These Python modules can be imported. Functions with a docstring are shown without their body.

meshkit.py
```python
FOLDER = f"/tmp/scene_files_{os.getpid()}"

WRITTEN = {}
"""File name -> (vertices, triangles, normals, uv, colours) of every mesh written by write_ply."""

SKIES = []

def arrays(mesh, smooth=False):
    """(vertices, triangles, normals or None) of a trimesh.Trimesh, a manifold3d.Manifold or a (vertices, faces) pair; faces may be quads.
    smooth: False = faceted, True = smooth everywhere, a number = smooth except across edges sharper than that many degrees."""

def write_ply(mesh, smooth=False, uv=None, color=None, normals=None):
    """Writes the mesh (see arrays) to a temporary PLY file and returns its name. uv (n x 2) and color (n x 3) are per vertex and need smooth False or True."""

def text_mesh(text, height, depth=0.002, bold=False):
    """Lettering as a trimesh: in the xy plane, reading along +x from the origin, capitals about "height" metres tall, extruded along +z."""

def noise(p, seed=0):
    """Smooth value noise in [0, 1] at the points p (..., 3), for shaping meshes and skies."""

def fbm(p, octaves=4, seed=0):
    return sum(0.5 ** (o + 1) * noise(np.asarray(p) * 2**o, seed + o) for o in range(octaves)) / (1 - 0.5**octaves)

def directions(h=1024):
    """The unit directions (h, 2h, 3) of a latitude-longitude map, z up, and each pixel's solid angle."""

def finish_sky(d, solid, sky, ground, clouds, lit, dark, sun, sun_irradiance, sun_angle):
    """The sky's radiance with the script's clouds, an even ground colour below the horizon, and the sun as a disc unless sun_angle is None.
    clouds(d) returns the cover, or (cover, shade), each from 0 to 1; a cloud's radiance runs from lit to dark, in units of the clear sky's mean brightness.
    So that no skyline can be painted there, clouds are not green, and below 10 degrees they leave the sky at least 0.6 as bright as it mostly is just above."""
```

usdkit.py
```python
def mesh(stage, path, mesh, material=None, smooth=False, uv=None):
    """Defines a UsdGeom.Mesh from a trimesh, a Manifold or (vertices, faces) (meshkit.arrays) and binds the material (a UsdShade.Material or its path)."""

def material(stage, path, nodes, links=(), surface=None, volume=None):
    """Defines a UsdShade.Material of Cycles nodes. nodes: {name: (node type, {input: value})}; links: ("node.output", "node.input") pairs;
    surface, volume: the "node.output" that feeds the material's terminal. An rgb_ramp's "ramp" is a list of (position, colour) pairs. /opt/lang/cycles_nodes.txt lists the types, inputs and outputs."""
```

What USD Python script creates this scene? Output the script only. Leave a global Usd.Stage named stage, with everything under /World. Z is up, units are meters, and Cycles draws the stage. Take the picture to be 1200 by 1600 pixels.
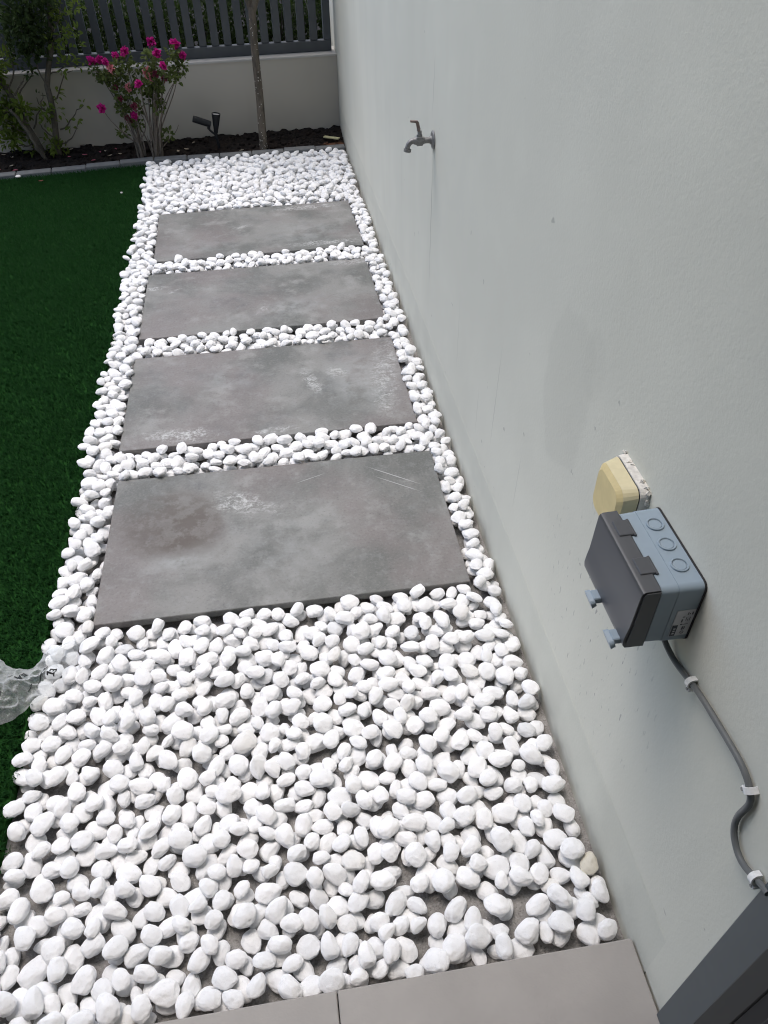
import math, random
import numpy as np, trimesh, usdkit, meshkit
from pxr import Usd, UsdGeom, UsdLux, UsdShade, Gf, Sdf, Vt
from shapely.geometry import Polygon, box as sbox, Point

rng = np.random.default_rng(7)
random.seed(7)
stage = Usd.Stage.CreateInMemory()
UsdGeom.SetStageUpAxis(stage, 'Z')
UsdGeom.SetStageMetersPerUnit(stage, 1.0)
UsdGeom.Xform.Define(stage, '/World')
UsdGeom.Scope.Define(stage, '/World/Looks')

# ------------------------------------------------------------------ camera
CAM = np.array([0.579, -1.332, 1.532])
RIGHT = np.array([0.98832, -0.15198, -0.01158])
DOWN = np.array([-0.11177, -0.67102, -0.73297])
FWD = np.array([0.10362, 0.72570, -0.68016])
cam = UsdGeom.Camera.Define(stage, '/World/camera')
cam.CreateHorizontalApertureAttr(36.0)
cam.CreateVerticalApertureAttr(48.0)
cam.CreateFocalLengthAttr(1175.87 / 1200 * 36.0)
cam.CreateClippingRangeAttr((0.02, 2000.0))
cam.CreateExposureAttr(0.68)
mt = np.eye(4); mt[0, :3] = RIGHT; mt[1, :3] = -DOWN; mt[2, :3] = -FWD; mt[3, :3] = CAM
cam.AddTransformOp().Set(Gf.Matrix4d(*mt.ravel().tolist()))

# ------------------------------------------------------------------ sky and sun
SUN_EL, SUN_AZ = math.radians(70), math.radians(-30)        # azimuth from +y towards +x
SKY, SUN_I, SUN_ANGLE = 0.15, 0.20, 34.0
sky = usdkit.material(stage, '/World/Looks/sky_look', {
    's': ('sky_texture', {'sky_type': 'single_scattering', 'sun_disc': False, 'sun_elevation': SUN_EL, 'sun_rotation': SUN_AZ,
                          'air_density': 1.0, 'aerosol_density': 2.8, 'ozone_density': 1.0}),
    'h': ('hsv', {'saturation': 1.0}),
    'b': ('background_shader', {'strength': SKY})}, [('s.color', 'h.color'), ('h.color', 'b.color')], surface='b.background')
dome = UsdLux.DomeLight.Define(stage, '/World/sky')
UsdShade.MaterialBindingAPI.Apply(dome.GetPrim()).Bind(sky)
sun = UsdLux.DistantLight.Define(stage, '/World/sun')
sun.CreateNormalizeAttr(True); sun.CreateIntensityAttr(SUN_I); sun.CreateAngleAttr(SUN_ANGLE)
sun.CreateColorAttr(Gf.Vec3f(1.0, 0.985, 0.965))
sun.AddRotateZOp().Set(-math.degrees(SUN_AZ)); sun.AddRotateXOp().Set(-(90 - math.degrees(SUN_EL)))
# -z must point from the sun down: rotateX(-(90-el)) tips -z from straight down towards -y ... sun stands towards +y

# ------------------------------------------------------------------ helpers
taken = {}
def path_of(name, parent='/World'):
    k = (parent, name); n = taken.get(k, 0); taken[k] = n + 1
    return f'{parent}/{name}' if n == 0 else f'{parent}/{name}_{n:03d}'
def keys(p, label=None, cat=None, group=None, kind=None):
    for k, v in (('label', label), ('category', cat), ('group', group), ('kind', kind)):
        if v: p.SetCustomDataByKey(k, v)
    return p
def thing(name, label, cat, loc=(0, 0, 0), rz=0, group=None):
    x = UsdGeom.Xform.Define(stage, path_of(name))
    x.AddTranslateOp().Set(Gf.Vec3d(*map(float, loc)))
    if rz: x.AddRotateZOp().Set(float(rz))
    return keys(x.GetPrim(), label, cat, group)
def part(parent, name, mesh, mat, label=None, kind=None, smooth=False):
    m = usdkit.mesh(stage, path_of(name, str(parent.GetPath())), mesh, mat, smooth)
    return keys(m.GetPrim(), label, kind=kind)
def single(name, mesh, mat, label=None, cat=None, group=None, kind=None, smooth=False, loc=None, rz=0):
    m = usdkit.mesh(stage, path_of(name), mesh, mat, smooth)
    if loc is not None:
        m.AddTranslateOp().Set(Gf.Vec3d(*map(float, loc)))
        if rz: m.AddRotateZOp().Set(float(rz))
    return keys(m.GetPrim(), label, cat, group, kind)
def bx(x0, x1, y0, y1, z0, z1, b=0.0):
    """box, chamfered by b"""
    if b <= 0:
        m = trimesh.creation.box([x1 - x0, y1 - y0, z1 - z0])
        m.apply_translation([(x0 + x1) / 2, (y0 + y1) / 2, (z0 + z1) / 2]); return m
    pts = []
    for sx in (0, 1):
        for sy in (0, 1):
            for sz in (0, 1):
                c = np.array([(x0, x1)[sx], (y0, y1)[sy], (z0, z1)[sz]]); d = np.array([1 - 2 * sx, 1 - 2 * sy, 1 - 2 * sz]) * b
                for k in range(3):
                    q = c + d; q[k] = c[k]; pts.append(q)
    return trimesh.convex.convex_hull(np.array(pts))
def cat(*ms):
    return trimesh.util.concatenate([m for m in ms])
def tube(pts, radii, sides=8, caps=True):
    pts = np.asarray(pts, float); n = len(pts); radii = np.broadcast_to(radii, n)
    tan = np.gradient(pts, axis=0); tan /= np.linalg.norm(tan, axis=1, keepdims=True) + 1e-12
    u = np.cross(tan[0], [0.31, 0.77, 0.55]); u /= np.linalg.norm(u); V = []
    for i in range(n):
        u = u - tan[i] * (u @ tan[i]); u /= np.linalg.norm(u) + 1e-12; w = np.cross(tan[i], u)
        a = np.linspace(0, 2 * np.pi, sides, endpoint=False)[:, None]
        V.append(pts[i] + radii[i] * (np.cos(a) * u + np.sin(a) * w))
    V = np.vstack(V); F = []
    for i in range(n - 1):
        for k in range(sides):
            a, b = i * sides + k, i * sides + (k + 1) % sides
            F += [[a, b, b + sides], [a, b + sides, a + sides]]
    if caps:
        c0, c1 = len(V), len(V) + 1; V = np.vstack([V, pts[:1], pts[-1:]])
        for k in range(sides):
            F += [[c0, (k + 1) % sides, k], [c1, (n - 1) * sides + k, (n - 1) * sides + (k + 1) % sides]]
    return trimesh.Trimesh(V, F, process=False)
def spline(pts, n=16):
    from scipy.interpolate import CubicSpline
    pts = np.asarray(pts, float)
    s = np.r_[0, np.cumsum(np.linalg.norm(np.diff(pts, axis=0), axis=1))]
    return CubicSpline(s, pts)(np.linspace(0, s[-1], n)) if len(pts) > 2 else np.linspace(pts[0], pts[-1], n)
def lathe(profile, axis='z', sides=24):
    """profile [(radius, height)]"""
    m = trimesh.creation.revolve(np.array(profile, float), sections=sides)
    return m
def to_axis(m, d, at):
    """turns a z-axis mesh to direction d, placed at at"""
    T = trimesh.geometry.align_vectors([0, 0, 1], np.asarray(d, float) / np.linalg.norm(d)); m = m.copy(); m.apply_transform(T); m.apply_translation(at); return m
def prism(poly, h, plane='xy', at=(0, 0, 0)):
    m = trimesh.creation.extrude_polygon(poly, h, engine='earcut')
    if plane == 'xz':       # polygon x,z extruded along +y
        m.apply_transform(np.array([[1, 0, 0, 0], [0, 0, 1, 0], [0, 1, 0, 0], [0, 0, 0, 1.0]])); m.invert()
    if plane == 'yz':       # polygon y,z extruded along +x
        m.apply_transform(np.array([[0, 0, 1, 0], [1, 0, 0, 0], [0, 1, 0, 0], [0, 0, 0, 1.0]]))
    m.apply_translation(at); return m
def leaf_mesh(P, D, N, L, W, fold=0.25):
    """many leaves: P base (n,3), D direction, N face normal, L length, W width -> one mesh, six corners a leaf"""
    P, D, N = (np.asarray(a, float) for a in (P, D, N)); n = len(P)
    D = D / (np.linalg.norm(D, axis=1, keepdims=True) + 1e-9)
    S = np.cross(D, N); S /= np.linalg.norm(S, axis=1, keepdims=True) + 1e-9
    U = np.cross(S, D); L = np.broadcast_to(L, n)[:, None]; W = np.broadcast_to(W, n)[:, None]
    q = [P, P + D * L * .35 - S * W * .5 + U * W * fold, P + D * L * .4, P + D * L * .35 + S * W * .5 + U * W * fold, P + D * L * .72 - S * W * .38 + U * W * fold * .4, P + D * L * .72 + S * W * .38 + U * W * fold * .4, P + D * L - U * L * .12]
    V = np.stack(q, 1).reshape(-1, 3)
    f = np.array([[0, 2, 1], [0, 3, 2], [1, 2, 4], [2, 3, 5], [2, 6, 4], [2, 5, 6]])
    return trimesh.Trimesh(V, (np.arange(n)[:, None, None] * 7 + f).reshape(-1, 3), process=False)
def rdir(n, up=0.0):
    d = rng.normal(size=(n, 3)); d[:, 2] += up; return d / np.linalg.norm(d, axis=1, keepdims=True)

# ------------------------------------------------------------------ materials
def look(name, nodes, links, surface='p.BSDF'):
    return usdkit.material(stage, '/World/Looks/' + name, nodes, links, surface=surface)
def plain(name, col, rough=0.6, var=0.12, scale=30.0, bump=0.0, bscale=200.0, metallic=0.0, spec=0.5, coat=0.0):
    """one colour with a little mottling and fine relief"""
    lo = [c * (1 - var) for c in col]; hi = [min(1, c * (1 + var)) for c in col]
    nodes = {'t': ('texture_coordinate', {}), 'n': ('noise_texture', {'scale': scale, 'detail': 5.0, 'roughness': 0.6}),
             'r': ('rgb_ramp', {'ramp': [(0.25, lo), (0.75, hi)]}),
             'p': ('principled_bsdf', {'roughness': rough, 'metallic': metallic, 'specular_ior_level': spec, 'coat_weight': coat})}
    links = [('t.object', 'n.vector'), ('n.fac', 'r.fac'), ('r.color', 'p.base_color')]
    if bump > 0:
        nodes['bn'] = ('noise_texture', {'scale': bscale, 'detail': 4.0}); nodes['b'] = ('bump', {'strength': 0.5, 'distance': bump})
        links += [('t.object', 'bn.vector'), ('bn.fac', 'b.height'), ('b.normal', 'p.normal')]
    return look(name, nodes, links)
def foliage(name, ramp, trans=0.35, rough=0.45, spec=0.35):
    """leaf colour varies from leaf to leaf"""
    return look(name, {'g': ('geometry', {}), 'r': ('rgb_ramp', {'ramp': ramp}), 'p': ('principled_bsdf', {'roughness': rough, 'specular_ior_level': spec}),
                       'k': ('translucent_bsdf', {}), 'm': ('mix_closure', {'fac': trans})},
                [('g.random_per_island', 'r.fac'), ('r.color', 'p.base_color'), ('r.color', 'k.color'), ('p.BSDF', 'm.closure1'), ('k.BSDF', 'm.closure2')], 'm.closure')

class Graph:
    """small node graph writer"""
    def __init__(s): s.n, s.l, s.i = {}, [], 0
    def add(s, kind, outp, inputs=None, **wires):
        s.i += 1; k = f'n{s.i}'; s.n[k] = (kind, inputs or {})
        for a, b in wires.items(): s.l.append((b, f'{k}.{a}'))
        return f'{k}.{outp}'
    def math(s, op, a, b=None, clamp=False):
        inp = {'math_type': op, 'use_clamp': clamp}; w = {}
        for k, v in (('value1', a), ('value2', b)):
            if isinstance(v, str): w[k] = v
            elif v is not None: inp[k] = float(v)
        return s.add('math', 'value', inp, **w)
    def noise(s, vec, scale, detail=4.0, rough=0.55, stretch=None, off=None, dist=0.0):
        if stretch is not None or off is not None:
            vec = s.add('mapping', 'vector', {'scale': stretch or (1, 1, 1), 'location': off or (0, 0, 0)}, vector=vec)
        return s.add('noise_texture', 'fac', {'scale': scale, 'detail': detail, 'roughness': rough, 'distortion': dist}, vector=vec)
    def ramp(s, fac, lo, hi, a=0.0, b=1.0):
        return s.add('map_range', 'result', {'range_type': 'smoothstep', 'from_min': lo, 'from_max': hi, 'to_min': a, 'to_max': b, 'clamp': True}, value=fac)
    def mix(s, fac, a, b, mode='mix'):
        inp = {'mix_type': mode}; w = {}
        for k, v in (('fac', fac), ('color1', a), ('color2', b)):
            if isinstance(v, str): w[k] = v
            else: inp[k] = v
        return s.add('mix', 'color', inp, **w)
    def blob(s, vec, c, r, rot=0.0, soft=0.35, warp=None, amount=0.5):
        """mask of an ellipse round c with radii r (third radius huge = ignored), frayed by warp"""
        v = s.add('mapping', 'vector', {'mapping_type': 'texture', 'location': c, 'rotation': (0, 0, rot) if not isinstance(rot, tuple) else rot, 'scale': r}, vector=vec)
        d = s.add('vector_math', 'value', {'math_type': 'length'}, vector1=v)
        if warp: d = s.math('add', d, s.math('multiply', s.math('subtract', warp, 0.5), amount * 2))
        return s.ramp(d, 1.0 - soft, 1.0 + soft * 0.3, 1.0, 0.0)
    def done(s, name, col, rough=0.6, bump=None, dist=0.001, strength=0.6, spec=0.5, roughw=None):
        w = {'base_color': col} if isinstance(col, str) else {}
        inp = {'roughness': rough, 'specular_ior_level': spec}
        if not isinstance(col, str): inp['base_color'] = col
        if bump: w['normal'] = s.add('bump', 'normal', {'distance': dist, 'strength': strength}, height=bump)
        if roughw: w['roughness'] = roughw; del inp['roughness']
        out = s.add('principled_bsdf', 'BSDF', inp, **w)
        return look(name, s.n, s.l, out)

def wall_look(name, base, rich):
    g = Graph(); pos = g.add('geometry', 'position')
    big = g.noise(pos, 1.3, 3.0); mid = g.noise(pos, 6.0, 5.0); run = g.noise(pos, 1.0, 3.0, stretch=(5, 5, 0.9), rough=0.5, dist=0.6)
    c = g.mix(g.ramp(big, 0.3, 0.7), [x * 0.94 for x in base], [x * 1.05 for x in base])
    c = g.mix(g.ramp(run, 0.45, 0.8, 0, 0.30), c, [base[0] * 0.84, base[1] * 0.84, base[2] * 0.83])
    c = g.mix(g.ramp(mid, 0.5, 0.8, 0, 0.25), c, [x * 1.08 for x in base])
    if rich:
        w = g.noise(pos, 9.0, 4.0)
        st = g.blob(pos, (1.09, -0.20, 0.73), (9, 0.125, 0.17), (0.15, 0, 0), 0.12, w, 0.45)      # the damp patch
        c = g.mix(g.math('multiply', st, 0.28), c, [x * 0.80 for x in base])
        st2 = g.blob(pos, (1.09, -0.30, 0.84), (9, 0.05, 0.07), (0, 0, 0), 0.3, w, 0.5)
        c = g.mix(g.math('multiply', st2, 0.25), c, [x * 0.82 for x in base])
        dr = g.blob(pos, (1.09, 1.060, 0.56), (9, 0.0045, 0.22), (0, 0, 0), 0.7, g.noise(pos, 18.0), 0.5)   # drip under the tap
        c = g.mix(g.math('multiply', dr, 0.6), c, (0.16, 0.16, 0.15))
        dr2 = g.blob(pos, (1.09, 1.078, 0.95), (9, 0.003, 0.10), (0.08, 0, 0), 0.7, g.noise(pos, 18.0), 0.5)
        c = g.mix(g.math('multiply', dr2, 0.5), c, (0.20, 0.20, 0.18))
        for yy, zz, hh, tilt, am in ((0.205, 0.44, 0.16, 0.05, .45), (0.62, 0.38, 0.12, -0.03, .35), (1.62, 0.50, 0.20, 0.02, .3), (-0.02, 0.36, 0.10, 0.06, .3), (0.36, 0.30, 0.08, 0.0, .35)):   # thin old drips and hairlines
            hl = g.blob(pos, (1.09, yy, zz), (9, 0.0022, hh), (tilt, 0, 0), 0.7, g.noise(pos, 14.0), 0.6)
            c = g.mix(g.math('multiply', hl, am), c, (0.22, 0.22, 0.20))
        fl = g.ramp(g.noise(pos, 75.0, 2.0, stretch=(1, 1.6, 0.4)), 0.66, 0.72)                              # scuff flecks
        zone = g.blob(pos, (1.09, -0.50, 0.40), (9, 0.30, 0.26), (0, 0, 0), 0.6)
        c = g.mix(g.math('multiply', g.math('multiply', fl, zone), 0.6), c, (0.17, 0.18, 0.18))
        fl2 = g.ramp(g.noise(pos, 26.0, 3.0, off=(3, 5, 1)), 0.735, 0.76)
        c = g.mix(g.math('multiply', fl2, 0.45), c, (0.2, 0.2, 0.19))
        sep = g.add('separate_xyz', 'z', {}, vector=pos)
        dirt = g.math('multiply', g.ramp(sep, -0.03, 0.06, 1, 0), g.ramp(w, 0.35, 0.7))
        c = g.mix(g.math('multiply', dirt, 0.6), c, (0.22, 0.21, 0.19))
        low = g.math('multiply', g.ramp(sep, 0.02, 0.22, 1, 0), g.ramp(g.noise(pos, 5.0, 5.0, off=(2, 8, 4)), 0.40, 0.70))
        c = g.mix(g.math('multiply', low, 0.28), c, (0.30, 0.30, 0.27))
    fine = g.noise(pos, 160.0, 3.0); lump = g.noise(pos, 22.0, 4.0)
    h = g.math('add', g.math('multiply', fine, 0.5), g.math('multiply', lump, 0.45))
    return g.done(name, c, 0.8, h, 0.0016, 0.4, 0.2)

M_wall = wall_look('side_wall_paint', (0.525, 0.528, 0.462), True)
M_plinth = wall_look('plinth_paint', (0.487, 0.494, 0.434), True)
M_lowwall = wall_look('low_wall_paint', (0.40, 0.375, 0.32), False)
M_house = plain('house_paint', (0.42, 0.41, 0.38), 0.8, 0.05, 3.0, 0.002, 60)
M_room = plain('room_paint', (0.16, 0.15, 0.14), 0.8, 0.05, 3.0)

def pebble_look(name, a, b, c):
    g = Graph(); o = g.add('texture_coordinate', 'object'); rnd = g.add('object_info', 'random')
    base = g.mix(g.ramp(rnd, 0.0, 0.8), a, b); base = g.mix(g.ramp(rnd, 0.955, 0.975, 0, 1), base, [a[0] * .90, a[1] * .89, a[2] * .865]); base = g.mix(g.ramp(rnd, 0.985, 0.99, 0, 1), base, [a[0] * .80, a[1] * .81, a[2] * .82])
    v = g.noise(o, 45.0, 5.0, 0.65, dist=0.8)
    col = g.mix(g.ramp(v, 0.52, 0.70, 0, 0.7), base, c)
    pit = g.noise(o, 330.0, 4.0, 0.7); pits = g.ramp(pit, 0.60, 0.70)
    col = g.mix(g.math('multiply', pits, 0.40), col, [x * 0.74 for x in c])
    h = g.math('add', g.noise(o, 80.0, 6.0, 0.7), g.math('multiply', g.noise(o, 260.0, 4.0, 0.7), 0.35))
    return g.done(name, col, 0.62, h, 0.0024, 0.7, 0.3)
M_peb = pebble_look('white_marble', (0.86, 0.86, 0.855), (0.80, 0.805, 0.805), (0.70, 0.71, 0.715))
M_peb_cream = pebble_look('cream_marble', (0.66, 0.63, 0.54), (0.62, 0.59, 0.50), (0.52, 0.49, 0.41))

def slab_look(name, seed, marks):
    g = Graph(); o = g.add('texture_coordinate', 'object')
    o1 = g.add('mapping', 'vector', {'location': (seed * 3.1, seed * 1.7, 0)}, vector=o)
    a = g.noise(o1, 3.2, 6.0, 0.62, dist=0.4); b = g.noise(o1, 7.5, 6.0, 0.65, off=(5, 2, 1)); f = g.noise(o1, 130.0, 4.0, 0.7)
    c = g.mix(g.ramp(a, 0.38, 0.62), (0.118, 0.123, 0.114), (0.212, 0.212, 0.200))
    c = g.mix(g.ramp(g.noise(o1, 2.6, 5.0, off=(9, 4, 2)), 0.44, 0.62, 0, 0.65), c, (0.182, 0.160, 0.154))
    c = g.mix(g.ramp(b, 0.52, 0.70, 0, 0.65), c, (0.29, 0.292, 0.280))
    c = g.mix(g.ramp(b, 0.22, 0.44, 0.6, 0), c, (0.070, 0.075, 0.074))
    c = g.mix(g.ramp(g.noise(o1, 24.0, 5.0, 0.7, off=(3, 3, 3)), 0.5, 0.7, 0, 0.30), c, (0.28, 0.29, 0.287))
    c = g.mix(g.ramp(f, 0.5, 0.75, 0, 0.45), c, (0.26, 0.265, 0.26))
    c = g.mix(g.ramp(f, 0.26, 0.46, 0.5, 0), c, (0.055, 0.056, 0.056))
    warp = g.noise(o1, 16.0, 5.0, 0.65, off=(1, 7, 3))
    streak = g.math('add', g.math('multiply', g.noise(o1, 38.0, 6.0, 0.75, stretch=(0.75, 1.25, 1), dist=0.8), 0.6), g.math('multiply', g.noise(o1, 110.0, 4.0, 0.7), 0.4))
    for kind, cx, cy, rx, ry, rot, amt in marks:
        if kind == 'scratch':
            m = g.blob(o, (cx, cy, 0), (rx, ry, 9), rot, 0.5, g.noise(o1, 60.0), 0.3)
        else:
            m = g.blob(o, (cx, cy, 0), (rx, ry, 9), rot, 0.7 if kind != 'stain' else 0.35, warp, 0.9 if kind != 'stain' else 0.45)
        if kind == 'white': m = g.math('multiply', m, g.ramp(streak, 0.44, 0.62)); tint = (0.50, 0.51, 0.50)
        elif kind == 'haze': m = g.math('multiply', m, g.ramp(warp, 0.35, 0.7)); tint = (0.33, 0.345, 0.34)
        elif kind == 'scratch': tint = (0.42, 0.42, 0.42)
        else:
            ring = g.math('add', g.math('multiply', g.ramp(warp, 0.42, 0.56), 0.55), 0.45); m = g.math('multiply', m, ring); tint = (0.080, 0.064, 0.052)
        c = g.mix(g.math('multiply', m, amt), c, tint)
    # specks of grit
    gr = g.ramp(g.noise(o1, 75.0, 2.0, off=(2, 2, 8)), 0.79, 0.81)
    c = g.mix(g.math('multiply', gr, 0.7), c, (0.06, 0.055, 0.05))
    h = g.math('add', g.math('multiply', f, 0.5), b)
    rr = g.ramp(b, 0.3, 0.7, 0.48, 0.68)
    return g.done(name, c, 0.55, h, 0.0006, 0.5, 0.4, rr)

M_slabs = [
    slab_look('slab_stone_a', 1.0, [('white', .78, .53, .22, .04, 0, .8), ('white', .82, .06, .2, .035, 0, .9), ('white', .42, .33, .05, .02, .3, .7), ('haze', .75, .2, .25, .2, 0, .5), ('haze', .2, .12, .2, .1, 0, .4)]),
    slab_look('slab_stone_b', 2.3, [('white', .045, .44, .055, .018, .2, 1.0), ('white', .12, .40, .04, .012, .6, .7), ('haze', .62, .16, .2, .1, .2, .6), ('white', .5, .16, .02, .05, -.6, .6), ('white', .92, .55, .1, .03, 0, .7)]),
    slab_look('slab_stone_c', 3.9, [('white', .66, .31, .03, .09, .25, .9), ('white', .76, .36, .05, .05, .5, .7), ('white', .2, .05, .13, .045, -.1, 1.0), ('white', .93, .3, .06, .27, -.15, .8), ('haze', .85, .3, .18, .25, 0, .7), ('haze', .36, .38, .15, .12, .1, .5), ('white', .5, .03, .1, .02, .1, .8)]),
    slab_look('slab_stone_d', 5.2, [('stain', .18, .36, .17, .165, .2, .72), ('stain', .24, .31, .11, .13, .3, .5), ('white', .37, .42, .09, .055, -.45, .9), ('white', .47, .38, .06, .03, -.4, .6), ('haze', .2, .19, .16, .06, .2, .6), ('haze', .5, .2, .2, .2, 0, .4),
                                    ('scratch', .86, .475, .10, .0018, -.62, .9), ('scratch', .87, .43, .085, .0016, -.62, .8), ('scratch', .60, .50, .055, .0016, .35, .6)]),
]
def soil_look():
    g = Graph(); p = g.add('geometry', 'position')
    a = g.noise(p, 60.0, 6.0, 0.7); b = g.noise(p, 7.0, 4.0)
    c = g.mix(g.ramp(a, 0.35, 0.7), (0.007, 0.0058, 0.0055), (0.023, 0.019, 0.0165))
    c = g.mix(g.ramp(b, 0.5, 0.75, 0, 0.5), c, (0.030, 0.020, 0.015))
    c = g.mix(g.math('multiply', g.blob(p, (1.02, 3.76, 0), (0.07, 0.035, 9), 0, 0.5, g.noise(p, 25.0), 0.5), 0.8), c, (0.17, 0.085, 0.05))
    c = g.mix(g.ramp(g.noise(p, 120.0, 2.0), 0.70, 0.76, 0, 0.6), c, (0.12, 0.09, 0.06))
    return g.done('soil_earth', c, 0.95, a, 0.004, 0.8, 0.15)
M_soil = soil_look()
def bed_look():
    g = Graph(); p = g.add('geometry', 'position')
    a = g.noise(p, 35.0, 6.0, 0.7); v = g.noise(p, 260.0, 3.0)
    c = g.mix(g.ramp(a, 0.3, 0.7), (0.20, 0.19, 0.18), (0.34, 0.33, 0.315))
    c = g.mix(g.ramp(v, 0.55, 0.7, 0, 0.6), c, (0.42, 0.41, 0.40)); c = g.mix(g.ramp(v, 0.30, 0.45, 0.6, 0), c, (0.09, 0.083, 0.078))
    return g.done('bed_screed', c, 0.9, g.math('add', a, v), 0.003, 0.7, 0.2)
M_bed = bed_look()
M_ground = plain('far_ground_sand', (0.24, 0.21, 0.17), 0.95, 0.2, 0.8, 0.004, 20)
M_turfbase = plain('turf_backing', (0.016, 0.062, 0.013), 0.95, 0.35, 90, 0.003, 300, spec=0.05)
M_blade = foliage('turf_blade', [(0.0, (0.011, 0.052, 0.011)), (0.5, (0.022, 0.098, 0.020)), (0.85, (0.046, 0.145, 0.028)), (1.0, (0.12, 0.18, 0.05))], 0.3, 0.8, 0.12)
M_kerb = plain('kerb_concrete', (0.145, 0.152, 0.152), 0.85, 0.2, 25, 0.0015, 150)
M_sill = plain('sill_stone', (0.32, 0.302, 0.28), 0.5, 0.12, 5, 0.0005, 260)
M_fence = plain('fence_paint', (0.052, 0.058, 0.062), 0.45, 0.10, 8, 0.0004, 200)
M_hedge = foliage('hedge_leaf', [(0.0, (0.02, 0.035, 0.008)), (0.35, (0.10, 0.15, 0.02)), (0.65, (0.32, 0.38, 0.05)), (1.0, (0.58, 0.60, 0.12))], 0.5, 0.6, 0.2)
M_hedge_in = plain('hedge_twig', (0.018, 0.016, 0.011), 0.9, 0.4, 20)
M_leafA = foliage('shrub_leaf', [(0.0, (0.12, 0.17, 0.03)), (0.5, (0.25, 0.31, 0.05)), (0.8, (0.42, 0.46, 0.08)), (1.0, (0.55, 0.55, 0.14))], 0.42, 0.6, 0.2)
M_leafdark = foliage('shrub_leaf_dark', [(0.0, (0.04, 0.065, 0.02)), (0.6, (0.09, 0.13, 0.03)), (1.0, (0.22, 0.27, 0.05))], 0.4, 0.6, 0.2)
M_leafB = foliage('bougainvillea_leaf', [(0.0, (0.09, 0.12, 0.035)), (0.6, (0.20, 0.25, 0.06)), (0.9, (0.34, 0.38, 0.08)), (1.0, (0.50, 0.50, 0.13))], 0.35, 0.6, 0.2)
M_mag = foliage('bract_magenta', [(0.0, (0.48, 0.02, 0.22)), (0.6, (0.76, 0.08, 0.46)), (1.0, (0.90, 0.36, 0.70))], 0.35, 0.6, 0.2)
M_pink = foliage('bract_pink', [(0.0, (0.75, 0.30, 0.34)), (0.6, (0.86, 0.50, 0.52)), (1.0, (0.90, 0.70, 0.68))], 0.3, 0.6, 0.2)
M_dull = foliage('bract_faded', [(0.0, (0.20, 0.045, 0.075)), (0.6, (0.34, 0.11, 0.15)), (1.0, (0.44, 0.22, 0.20))], 0.3, 0.6, 0.2)
M_stem = plain('woody_stem', (0.135, 0.115, 0.095), 0.85, 0.35, 60, 0.002, 120)
M_stemdark = plain('shrub_stem', (0.085, 0.075, 0.058), 0.85, 0.4, 60, 0.002, 120)
def bark_look():
    g = Graph(); o = g.add('texture_coordinate', 'object')
    a = g.noise(o, 40.0, 6.0, 0.7, stretch=(1, 1, 0.4))
    c = g.mix(g.ramp(a, 0.3, 0.7), (0.062, 0.053, 0.042), (0.135, 0.115, 0.09))
    return g.done('tree_bark', c, 0.85, a, 0.004, 0.7, 0.25)
M_bark = bark_look()
M_lent = plain('lenticel', (0.42, 0.40, 0.35), 0.8, 0.15, 100)
M_black = plain('black_aluminium', (0.008, 0.010, 0.012), 0.5, 0.15, 60, spec=0.3)
M_lens = plain('lamp_glass', (0.30, 0.31, 0.31), 0.15, 0.1, 60, spec=0.8)
M_metal = plain('dull_chrome', (0.22, 0.22, 0.215), 0.5, 0.35, 160, 0.0004, 400, metallic=0.7)
M_rust = plain('faded_red_handle', (0.17, 0.125, 0.11), 0.6, 0.4, 150)
M_boxb = plain('blue_grey_plastic', (0.235, 0.295, 0.345), 0.42, 0.03, 40, 0.00015, 900)
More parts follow.
